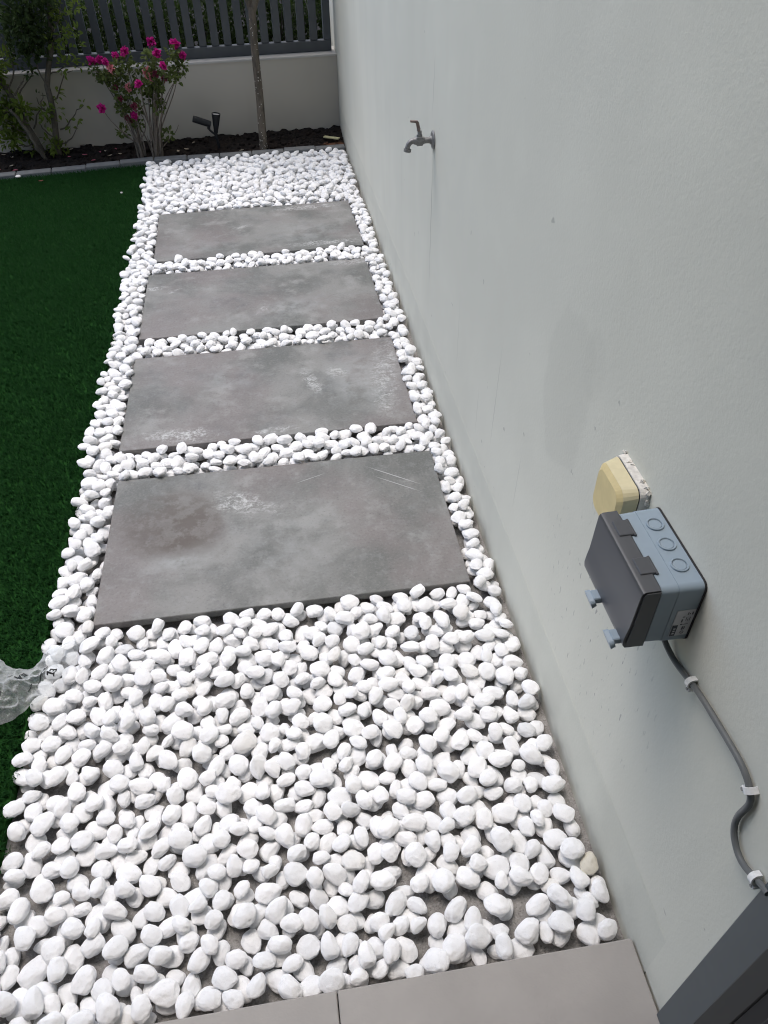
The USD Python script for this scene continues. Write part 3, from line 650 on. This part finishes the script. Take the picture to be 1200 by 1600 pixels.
b1, b2 = np.array([-.165, 3.725, zs(-.165, 3.725) - .015]), np.array([-.075, 3.70, zs(-.075, 3.70) - .015])
ends = {}
def stem_to(x, z, yy, r=.0026):
    a = b1 if x < -.13 and z < .56 else b2
    if rng.random() < .2: a = b2
    a = a + [rng.normal() * .012, rng.normal() * .012, 0]
    e = np.array([x, yy, z]); m = a + (e - a) * [.42, .5, .55] + rng.normal(size=3) * .012; m2 = a + (e - a) * [.12, .2, .25] + rng.normal(size=3) * .006
    q = spline([a, m2, m, e], 12)
    return tube(q, np.linspace(r * 2.3, r * .7, 12), 6)
for (x, z) in MAG + PNK + DUL + LVS[::6]:
    yy = yb + rng.normal() * .035; ends[(x, z)] = yy; stems.append(stem_to(x, z - .012, yy))
for (x, z) in [(.085, .17), (.03, .155), (-.11, .12), (.0, .13)]: stems.append(stem_to(x, z, yb, .0022))
part(bg, 'stems', cat(*stems), M_stem, smooth=True)
part(bg, 'foliage', bushel([((x, ends.get((x, z), yb + rng.normal() * .03), z), .034) for x, z in LVS], 30, .032, .027, .019), M_leafB, kind='stuff')
def blossom(c, r, k):
    q = rdir(k, .35); P = np.asarray(c) - [0, .028, 0] + q * r * .35 * rng.random((k, 1)); N = rdir(k, .3)
    return leaf_mesh(P, q, N, rng.uniform(r * .55, r * .9, k), rng.uniform(r * .5, r * .75, k), .3)
for L, mt_, r, lab in ((MAG, M_mag, .029, None), (PNK, M_pink, .031, 'pale pink blossom'), (DUL, M_dull, .022, 'faded dull pink blossom')):
    for x, z in L: part(bg, 'blossom', blossom((x, ends[(x, z)], z), r * rng.uniform(.85, 1.15), 46), mt_, lab)
# young tree
tr = thing('young_tree', 'young tree with a slim spotted trunk in front of the low wall', 'tree')
yt = 3.735; zt = zs(.581, yt)
TP = spline([(.579, yt, zt - .03), (.583, yt, .16), (.588, yt + .004, .304), (.591, yt + .006, .561), (.598, yt + .005, .70), (.600, yt, .75)], 26)
tl = [tube(TP, np.interp(np.linspace(0, 1, 26), [0, .06, .5, 1], [.030, .0245, .0225, .021]), 14)]
for e, r in (((.555, yt + .02, .90), .016), ((.68, yt - .03, .93), .016), ((.61, yt + .07, .95), .013)):
    tl.append(tube(spline([TP[-2], (TP[-1] + np.array(e)) / 2 + [0, 0, -.02], e, np.array(e) + (np.array(e) - TP[-1]) * [1.3, 1.3, .9]], 12), np.linspace(.019, r * .55, 12), 10))
part(tr, 'trunk', cat(*tl), M_bark, smooth=True)
for k in range(46):
    t = rng.uniform(.05, .97); c = TP[int(t * 25)]; a = rng.uniform(np.pi, 2 * np.pi); r = float(np.interp(t, [0, .06, .5, 1], [.030, .0245, .0225, .021]))
    d = np.array([math.cos(a), math.sin(a), 0]); m = trimesh.creation.icosphere(1, 1.0); m.apply_scale([.0028, .0028, rng.uniform(.002, .0042)]); m.apply_translation(c + d * r * .97 + [0, 0, rng.uniform(-.012, .012)])
    tl.append(m)
part(tr, 'bark_spots', cat(*tl[4:]), M_lent, kind='stuff', smooth=True)
cs = [((.50 + rng.uniform(-.22, .42), yt + rng.uniform(-.25, .25), rng.uniform(1.02, 1.45)), .10) for _ in range(9)]
part(tr, 'crown', bushel(cs, 26, .1, .075, .028), M_leafA, kind='stuff')

# ------------------------------------------------------------------ garden spot lamp
sp = thing('garden_spotlight', 'black twin-headed spike light standing in the soil beside the young tree', 'garden light')
yl = 3.80; zl = zs(.30, yl)
part(sp, 'spike', tube([(.303, yl, zl - .06), (.300, yl, zl + .02), (.292, yl, .075)], [.004, .009, .009], 8), M_black, smooth=True)
def head(p, d, name, lab):
    """tapering lamp head from its knuckle p out along d"""
    m = lathe([(0, -.006), (.012, -.006), (.013, .0), (.0135, .012), (.015, .016), (.020, .05), (.0262, .098), (.0268, .104), (.0235, .104), (.0235, .097), (0, .096)], sides=24)
    o = part(sp, name, to_axis(m, d, p), M_black, lab, smooth=30)
    g_ = lathe([(0, .0965), (.0230, .0965), (.0230, .0985), (0, .0985)], sides=24)
    part(o, 'lens', to_axis(g_, d, p), M_lens)
head((.296, yl, .098), (.16, -.05, 1.0), 'lamp_head', 'cone-shaped lamp head pointing up')
m = lathe([(0, 0), (.016, 0), (.019, .006), (.0195, .105), (.018, .109), (.0165, .109), (.0165, .103), (0, .102)], sides=24)
o = part(sp, 'lamp_head', to_axis(m, (-.93, -.05, .36), (.272, yl - .01, .143)), M_black, 'long cylindrical lamp head tilted to the left', smooth=30)
part(o, 'lens', to_axis(lathe([(0, .1025), (.016, .1025), (.016, .105), (0, .105)], sides=20), (-.93, -.05, .36), (.272, yl - .01, .143)), M_lens)
part(sp, 'bracket', cat(tube(spline([(.292, yl, .078), (.270, yl, .098), (.255, yl - .006, .122), (.262, yl - .01, .146)], 10), .0062, 8), tube([(.292, yl, .06), (.295, yl, .10)], .011, 10), to_axis(trimesh.creation.cylinder(.010, .026, sections=14), (0, 1, 0), (.257, yl - .008, .126))), M_black, smooth=30)

# ------------------------------------------------------------------ litter
def curled(L, W, seed):
    r = np.random.default_rng(seed); u, v = np.meshgrid(np.linspace(0, 1, 7), np.linspace(-1, 1, 5), indexing='ij')
    w = np.sin(np.pi * np.clip(u, .03, .97)) ** .7 * W / 2
    P = np.stack([(u - .5) * L, v * w, .25 * W * v ** 2 * r.uniform(.3, 1.2) + .25 * L * (u - .5) ** 2 * r.uniform(-.5, 1.5) + .003], -1).reshape(-1, 3)
    i = np.arange(6)[:, None] * 5 + np.arange(4)[None]; f = np.stack([i, i + 5, i + 6, i + 1], -1).reshape(-1, 4)
    f = np.vstack([f[:, [0, 1, 2]], f[:, [0, 2, 3]]])
    m = trimesh.Trimesh(np.vstack([P, P - [0, 0, .0006]]), np.vstack([f, f[:, ::-1] + len(P)]), process=False); return m
LL = ['pale dry leaf on the soil near the foot of the leaning shrub', 'dry leaf on the soil at the far left edge of the picture', 'dry leaf close behind the kerb at the left, under the leaning shrub', 'dry leaf on the soil just right of the upright shrub', 'dry leaf on bare soil midway between the upright shrub and the flowering shrub', 'dry leaf close behind the kerb, left of the flowering shrub', 'dry leaf on the soil left of the flowering shrub, behind another by the kerb', 'dry leaf against the low wall between the two shrubs', 'dry leaf behind the kerb just right of the flowering shrub', 'dry leaf on the soil left of the spike light', 'dry leaf behind the kerb left of the young tree trunk', 'dry leaf on the soil between the flowering shrub and the spike light', 'dry leaf behind the kerb close to the left stems of the flowering shrub']
PLL = ['reddish petal behind the kerb midway between the two green shrubs and the flowering one', 'reddish petal on the soil, left one of the middle cluster', 'reddish petal on the soil, rear one of the middle cluster', 'reddish petal by the kerb at the far left', 'reddish petal by the kerb, leftmost in the picture', 'reddish petal on the soil right of the upright shrub', 'reddish petal on the soil behind and left of the flowering shrub']
LT = [(-.944, 3.79), (-1.0, 3.83), (-.93, 3.68), (-.603, 3.86), (-.47, 3.87), (-.36, 3.745), (-.392, 3.80), (-.54, 3.90), (.053, 3.735), (.145, 3.86), (.44, 3.735), (.10, 3.79), (-.30, 3.76)]
for k, (x, y) in enumerate(LT):
    single('dry_leaf', curled(rng.uniform(.022, .038), rng.uniform(.011, .018), k), M_dryleaf, LL[k], 'leaf', 'dry leaves on the soil', smooth=True, loc=(x, y, zs(x, y) + .006), rz=rng.uniform(0, 360))
for k, (x, y) in enumerate([(-.46, 3.72), (-.51, 3.76), (-.42, 3.78), (-.90, 3.62), (-1.0, 3.64), (-.60, 3.74), (-.33, 3.82)]):
    single('fallen_petal', curled(rng.uniform(.018, .03), rng.uniform(.012, .018), 40 + k), M_petal, PLL[k], 'petal', 'reddish fallen petals on the soil', smooth=True, loc=(x, y, zs(x, y) + .006), rz=rng.uniform(0, 360))
single('red_leaf', curled(.026, .014, 77), M_redleaf, 'small reddish brown leaf lying on the turf near the kerb', 'leaf', smooth=True, loc=(-.705, 3.369, .008), rz=20)
V, F = SHAPES[3]
single('stone_chip', (V * .016, F), M_chip, 'small white stone chip on the turf against the kerb at far left', 'stone', smooth=True, loc=(-.855, 3.485, .008))
single('stone_crumb', (SHAPES[5][0] * .007, F), M_chip, 'tiny white crumb of stone on the far turf left of the pebbles', 'stone', smooth=True, loc=(-.232, 3.12, .004))
m = bx(-.053, .053, -.014, .014, -.003, .004, .001); m.vertices[:, 2] += .010 * np.abs(m.vertices[:, 0] / .053) ** 2
single('wood_offcut', m, M_wood, 'flat pale yellow-green offcut lying on the soil in the far right corner', 'offcut', loc=(1.012, 3.80, zs(1.0, 3.80) + .014), rz=-32)

# ------------------------------------------------------------------ tap
tp = thing('garden_tap', 'dull metal garden tap with a worn red lever on the side wall', 'tap', (XW, 1.056, 0.806))
part(tp, 'flange', to_axis(lathe([(0, 0), (.0255, 0), (.0262, .002), (.0235, .0055), (.013, .008), (.011, .012), (0, .012)], sides=28), (-1, 0, 0), (0, 0, 0)), M_metal, smooth=35)
bod = [to_axis(lathe([(0, .010), (.0085, .010), (.0085, .028), (.0105, .030), (.0115, .036), (.0115, .052), (.0105, .058), (.009, .062), (0, .062)], sides=20), (-1, 0, 0), (0, 0, 0)), bx(-.054, -.034, -.0105, .0105, -.0125, .0125, .002),
       to_axis(lathe([(0, 0), (.0085, 0), (.0085, .012), (.0065, .013), (.0065, .022), (0, .022)], sides=16), (0, 0, 1), (-.044, 0, .006))]
part(tp, 'body', cat(*bod), M_metal, smooth=35)
sq = spline([(-.056, 0, 0), (-.068, 0, -.001), (-.077, 0, -.009), (-.0805, 0, -.021)], 12)
part(tp, 'spout', cat(tube(sq, .0078, 14), to_axis(lathe([(.0055, 0), (.0115, 0), (.0115, .008), (.0055, .008), (.0055, 0)], sides=20), (.16, 0, 1), (-.0812, 0, -.029))), M_metal, smooth=35)
hn = part(tp, 'handle', cat(bx(-.051, -.043, -.006, .006, .026, .034, .0015), prism(Polygon([(-.052, .033), (-.042, .033), (-.047, .052), (-.050, .056), (-.072, .0575), (-.073, .0535), (-.056, .051)]), .0095, 'xz', (0, -.00475, 0))), M_rust, 'worn red-brown lever handle')
part(hn, 'handle_nut', to_axis(trimesh.creation.cylinder(.0055, .008, sections=6), (0, 0, 1), (-.047, 0, .0315)), M_metal)

# ------------------------------------------------------------------ cream junction box
jb = thing('junction_box', 'yellowed cream junction box with a chipped white rim, behind the grey socket box', 'junction box')
def rrect(a0, a1, b0, b1, r): return sbox(a0 + r, b0 + r, a1 - r, b1 - r).buffer(r, quad_segs=5)
def loft(p0, x0, p1, x1):
    """yz outlines with the same number of corners"""
    a, b = (np.array(p.exterior.coords)[:-1] for p in (p0, p1)); n = len(a)
    V = np.vstack([np.c_[np.full(n, x0), a], np.c_[np.full(n, x1), b]])
    return trimesh.convex.convex_hull(V)
J = (-.561, -.462, .686, .788)
part(jb, 'rim', loft(rrect(J[0] - .003, J[1] + .003, J[2] - .003, J[3] + .003, .016), XW + .001, rrect(J[0] - .001, J[1] + .001, J[2] - .001, J[3] + .001, .015), 1.0765), M_rim, 'rough white plastered rim')
bl = []
for k in range(26):
    t = rng.random(); s_ = rng.integers(3)
    c = [(J[0] - .002, J[2] + t * .1), (J[0] + t * .1, J[3] + .002), (J[0] - .002 + .01 * t, J[3] - .008 * t)][s_]
    m = trimesh.creation.icosphere(1, 1.0); m.vertices *= (.5 + rng.random((len(m.vertices), 1))) * rng.uniform(.0012, .003) * rng.uniform(.6, 2.2, 3); m.apply_translation([XW - rng.uniform(0, .004), *c]); bl.append(m)
part(jb, 'plaster_crumbs', cat(*bl), M_rim, kind='stuff')
part(jb, 'shadow_gap', loft(rrect(J[0] + .001, J[1] - .001, J[2] + .001, J[3] - .001, .015), 1.0764, rrect(J[0] + .001, J[1] - .001, J[2] + .001, J[3] - .001, .015), 1.0745), M_boxgap)
cv = part(jb, 'cover', loft(rrect(*J, .016), 1.0744, rrect(J[0] + .004, J[1] - .004, J[2] + .004, J[3] - .004, .020), 1.053), M_yel2)
part(cv, 'cover_face', loft(rrect(J[0] + .0041, J[1] - .0041, J[2] + .0041, J[3] - .0041, .020), 1.0529, rrect(J[0] + .012, J[1] - .012, J[2] + .012, J[3] - .012, .018), 1.0465), M_yel)

# ------------------------------------------------------------------ weatherproof socket box
sb = thing('socket_box', 'weatherproof outdoor socket box, blue-grey body and charcoal flip lid, on the wall', 'socket box')
YN, YF, ZB, ZT = -.747, -.588, .670, .787
def yzr(i, r=.010): return rrect(YN + i, YF - i, ZB + i, ZT - i, r)
part(sb, 'back_seal', loft(yzr(-.0012, .012), XW - .0003, yzr(-.0012, .012), XW - .003), M_boxgap)
bd = part(sb, 'body', cat(loft(yzr(0), XW - .003, yzr(.0006), 1.052), loft(yzr(.0012), 1.0519, yzr(.002), 1.0285)), M_boxb, smooth=25)
for y in (-.623, -.663, -.703):
    ring = lathe([(.0098, -.0006), (.0128, -.0006), (.0128, .0012), (.0122, .0020), (.0106, .0020), (.0098, .0008)], sides=30)
    k_ = part(bd, 'knockout', to_axis(ring, (0, 0, 1), (1.0685, y - .003, ZT + .0001)), M_boxb, smooth=25)
    part(bd, 'knockout_disc', to_axis(lathe([(0, -.0004), (.0092, -.0004), (.0092, .0006), (.0086, .0009), (0, .0009)], sides=28), (0, 0, 1), (1.0685, y - .003, ZT + .0001)), M_boxb, smooth=25)
part(sb, 'lid_seal', loft(yzr(.003), 1.0288, yzr(.003), 1.0262), M_boxgap)
# lid: a rounded cap whose front bulges towards the lower edge
pf = [(1.0262, ZT), (1.0060, ZT - .0004), (1.0020, ZT - .0022), (1.0000, ZT - .0065), (.9990, .752), (.9985, .730), (.9978, .714), (.9960, .700), (.9950, .686), (.9965, .6760), (1.0005, .6705), (1.0262, ZB)]
lid = prism(Polygon(pf), YF - YN - .004, 'xz', (0, YN + .002, 0))
side = [(1.0262, ZT - .0025), (1.0065, ZT - .003), (1.0035, ZT - .008), (1.0025, .752), (1.0020, .730), (1.0018, .714), (1.0005, .700), (.9995, .686), (1.0008, .6775), (1.0045, .6735), (1.0262, ZB + .0025)]
lid2 = cat(prism(Polygon(side), .002, 'xz', (0, YN, 0)), prism(Polygon(side), .002, 'xz', (0, YF - .002, 0)))
ld = part(sb, 'lid', cat(lid, lid2), M_boxd, smooth=28)
for y in (-.626, -.700):
    part(ld, 'hinge', cat(bx(1.0100, 1.0325, y - .0150, y + .0150, ZT - .003, ZT + .0018, .0010), bx(1.0312, 1.0352, y - .0170, y + .0170, ZT - .003, ZT + .0012, .0008)), M_boxd)
for y in (-.652, -.727):
    lt = part(sb, 'latch', cat(bx(.985, 1.0015, y - .0095, y + .0095, .6690, .6810, .0015), to_axis(loft(rrect(-.0150, .0150, -.0085, .0085, .007), 0, rrect(-.0138, .0138, -.0072, .0072, .006), .0075), (0, 0, 1), (0, 0, 0))
              .apply_transform(trimesh.transformations.rotation_matrix(-.35, [0, 1, 0])).apply_translation([.9815, y, .6700])), M_boxb, 'blue-grey latch clip under the lid')
# rating sticker on the near side
st = part(sb, 'sticker', bx(1.0595, 1.0862, YN - .0006, YN + .0002, .687, .741), M_sticker)
part(st, 'sticker_block', bx(1.0602, 1.0678, YN - .0010, YN - .0007, .6878, .7105), M_navy)
marks = [bx(1.0625, 1.0655, YN - .0014, YN - .0011, .692, .6945), bx(1.0625, 1.0655, YN - .0014, YN - .0011, .697, .6995), bx(1.0625, 1.0655, YN - .0014, YN - .0011, .702, .7045)]
part(st, 'sticker_logo', cat(*marks), M_sticker)
def band(x0, z0, x1, z1): return bx(x0, x1, YN - .0010, YN - .0007, z0, z1)
pr_ = [band(1.0705, .7105, 1.0735, .7125), band(1.0700, .7160, 1.0720, .7225), band(1.0702, .7265, 1.0735, .7280), band(1.0740, .7110, 1.0815, .7117), band(1.0745, .6995, 1.0768, .7065), band(1.0778, .7000, 1.0790, .7060), band(1.0760, .7190, 1.0768, .7260), band(1.0785, .7185, 1.0793, .7225), band(1.0810, .7185, 1.0818, .7260), band(1.0760, .7310, 1.0772, .7365), band(1.0785, .7320, 1.0797, .7345), band(1.0820, .7310, 1.0838, .7365)]
arc = lathe([(.0022, -.0001), (.0028, -.0001), (.0028, .0001), (.0022, .0001), (.0022, -.0001)], sides=20)
pr_.append(to_axis(arc, (0, 1, 0), (1.0770, YN - .0009, .6938)))
part(st, 'sticker_print', cat(*pr_), M_ink)

# ------------------------------------------------------------------ cable and clips
cb = spline([(1.072, -.712, .676), (1.078, -.723, .640), (1.0835, -.745, .628), (1.0835, -.797, .641), (1.0835, -.853, .650), (1.0835, -.903, .654), (1.0835, -.945, .650), (1.0835, -.963, .636), (1.0835, -.964, .600), (1.0825, -.972, .557), (1.0805, -.998, .545), (1.080, -1.025, .556), (1.080, -1.052, .570)], 90)
single('power_cable', tube(cb, .0044, 12), M_cable, 'grey power cable clipped to the wall below the socket box', 'cable', smooth=40)
def clip(at, d, label):
    d = np.asarray(d, float); d /= np.linalg.norm(d); a = np.linspace(0, np.pi, 13)
    side_ = np.cross([1, 0, 0], d)
    c = thing('cable_clip', label, 'cable clip', at, group=None)
    arch = Point(0, 0).buffer(.0084, quad_segs=10).difference(Point(0, 0).buffer(.0056, quad_segs=10)).intersection(sbox(-1, 0, 1, 1)).union(sbox(-.0084, -.0062, -.0056, .0001)).union(sbox(.0056, -.0062, .0084, .0001))
    m = trimesh.creation.extrude_polygon(arch, .0085, engine='earcut'); m.apply_translation([0, 0, -.00425])
    T = np.eye(4); T[:3, 0], T[:3, 1], T[:3, 2] = side_, [-1, 0, 0], np.cross(side_, [-1, 0, 0]); m.apply_transform(T)
    part(c, 'hook', m, M_clip, smooth=40)
    nb = part(c, 'nail_boss', to_axis(lathe([(0, 0), (.0048, 0), (.0048, .009), (.0038, .0105), (0, .0105)], sides=14), (-1, 0, 0), side_ * .0105 + np.array([.006, 0, 0])), M_clip, smooth=35)
    part(nb, 'nail_head', to_axis(trimesh.creation.cylinder(.0024, .0012, sections=12), (-1, 0, 0), side_ * .0105 + np.array([-.0050, 0, 0])), M_metal)
clip((1.0835, -.797, .641), (0, -1, .18), 'white cable clip just below the socket box')
clip((1.0835, -.957, .644), (0, -.8, -.6), 'white cable clip at the sharp bend of the cable')
clip((1.080, -1.030, .559), (0, -1, .4), 'white cable clip where the cable reaches the door frame')

# ------------------------------------------------------------------ clear plastic bag
OUT = [(-.36, -.02), (-.30, -.03), (-.235, -.060), (-.207, -.083), (-.162, -.117), (-.123, -.120), (-.093, -.080), (-.056, -.062), (-.013, -.050), (-.012, -.075), (-.031, -.129), (-.049, -.164), (-.072, -.200), (-.091, -.224), (-.104, -.232), (-.135, -.262), (-.169, -.275), (-.24, -.285), (-.33, -.27), (-.40, -.20), (-.41, -.10)]
ol = np.array(spline(OUT + OUT[:1], 220))[:-1]; ol += .0085 * (np.stack([meshkit.noise(np.c_[ol * 60, ol[:, :1] * 0], 5), meshkit.noise(np.c_[ol * 60, ol[:, :1] * 0], 6)], 1) - .5)
bp = Polygon(ol).buffer(0)
bp = bp if bp.geom_type == 'Polygon' else max(bp.geoms, key=lambda q: q.area)
s_ = .003; gxs = np.arange(-.44, .02, s_); gys = np.arange(-.32, .02, s_)
import shapely
GX, GY = np.meshgrid(gxs, gys, indexing='ij'); ins = shapely.contains_xy(bp, GX.ravel(), GY.ravel()).reshape(GX.shape)
from scipy.ndimage import gaussian_filter, maximum_filter, distance_transform_edt
Hs = maximum_filter(H, 13); Hs = gaussian_filter(np.minimum(Hs, .05), 5)
ii = np.clip(((GX - gx0) / h).astype(int), 0, nx - 1); jj = np.clip(((GY - gy0) / h).astype(int), 0, ny - 1)
under_ = np.where(GX < gx0 + .01, .004, np.maximum(Hs[ii, jj], .002))
dist = distance_transform_edt(ins) * s_
pp = np.stack([GX, GY, np.zeros_like(GX)], -1)
puff = np.clip(dist / .06, 0, 1) ** .6 * (.016 + .034 * np.clip((-.10 - GX) / .12, 0, 1))
ridge = np.abs(meshkit.fbm(pp * [13, 22, 1] + [0, 0, 3], 2, 4) - .5)
crease = np.minimum(np.abs(meshkit.noise(pp * [30, 46, 1] + [3, 1, 0], 21) - .5), .16) / .16
fine_c = np.minimum(np.abs(meshkit.noise(pp * [75, 60, 1] + [9, 4, 0], 33) - .5), .2) / .2
def bag_z(k): return .0095 * (1 - crease) * np.clip(dist / .012, .2, 1) + .0032 * (1 - fine_c) * np.clip(dist / .012, .1, 1) + under_ + .0035 + puff * (1 if k else .25) + (.016 * (.10 - np.minimum(ridge, .10)) / .10 * np.clip(dist / .02, .15, 1)) * (.55 + .45 * meshkit.noise(pp * 11, 2)) * (1 if k else .4)
Z1 = bag_z(1)
from scipy.interpolate import RegularGridInterpolator
from scipy.spatial import Delaunay
ZI = RegularGridInterpolator((gxs, gys), gaussian_filter(np.where(ins, Z1, .012), .6), bounds_error=False, fill_value=.01)
ring = np.array(bp.exterior.segmentize(.004).coords)[:-1]
core = np.stack([GX, GY], -1)[shapely.contains_xy(bp.buffer(-.0035), GX.ravel(), GY.ravel()).reshape(GX.shape)]
p2 = np.vstack([ring, core]); tri = Delaunay(p2).simplices; cen = p2[tri].mean(1); tri = tri[shapely.contains_xy(bp, cen[:, 0], cen[:, 1])]
bag = thing('plastic_bag', 'crumpled clear plastic bag with black print lying on the turf and pebbles', 'plastic bag')
part(bag, 'film', (np.c_[p2, ZI(p2)], tri), M_film, smooth=True)
def printed(text, at, ang, hgt, bold=True):
    m = meshkit.text_mesh(text, hgt, .0004, bold); m = m.subdivide_to_size(.004)
    c, s = math.cos(ang), math.sin(ang); v = m.vertices.copy(); x = at[0] + v[:, 0] * c - v[:, 1] * s; y = at[1] + v[:, 0] * s + v[:, 1] * c
    m.vertices = np.stack([x, y, ZI(np.stack([x, y], -1)) + .0018 + v[:, 2]], -1); return m
for text, at, ang, hgt in (('EI', (-.074, -.136), -1.78, .016), ('EA', (-.134, -.142), -2.2, .014), ('E', (-.182, -.200), -1.75, .016)):
    part(bag, 'printed_letters', printed(text, at, ang, hgt), M_print)
for at, ang, L in (((-.082, -.130), -1.83, .052), ((-.122, -.168), -2.3, .016), ((-.155, -.150), -2.5, .014), ((-.100, -.150), -1.9, .014), ((-.108, -.182), -1.9, .018)):
    m = trimesh.creation.box([L, .0016, .0004]); m = m.subdivide_to_size(.004); v = m.vertices.copy(); v[:, 0] += L / 2; c, s = math.cos(ang), math.sin(ang)
    x = at[0] + v[:, 0] * c - v[:, 1] * s; y = at[1] + v[:, 0] * s + v[:, 1] * c; m.vertices = np.stack([x, y, ZI(np.stack([x, y], -1)) + .0018 + v[:, 2]], -1)
    part(bag, 'printed_line', m, M_print)
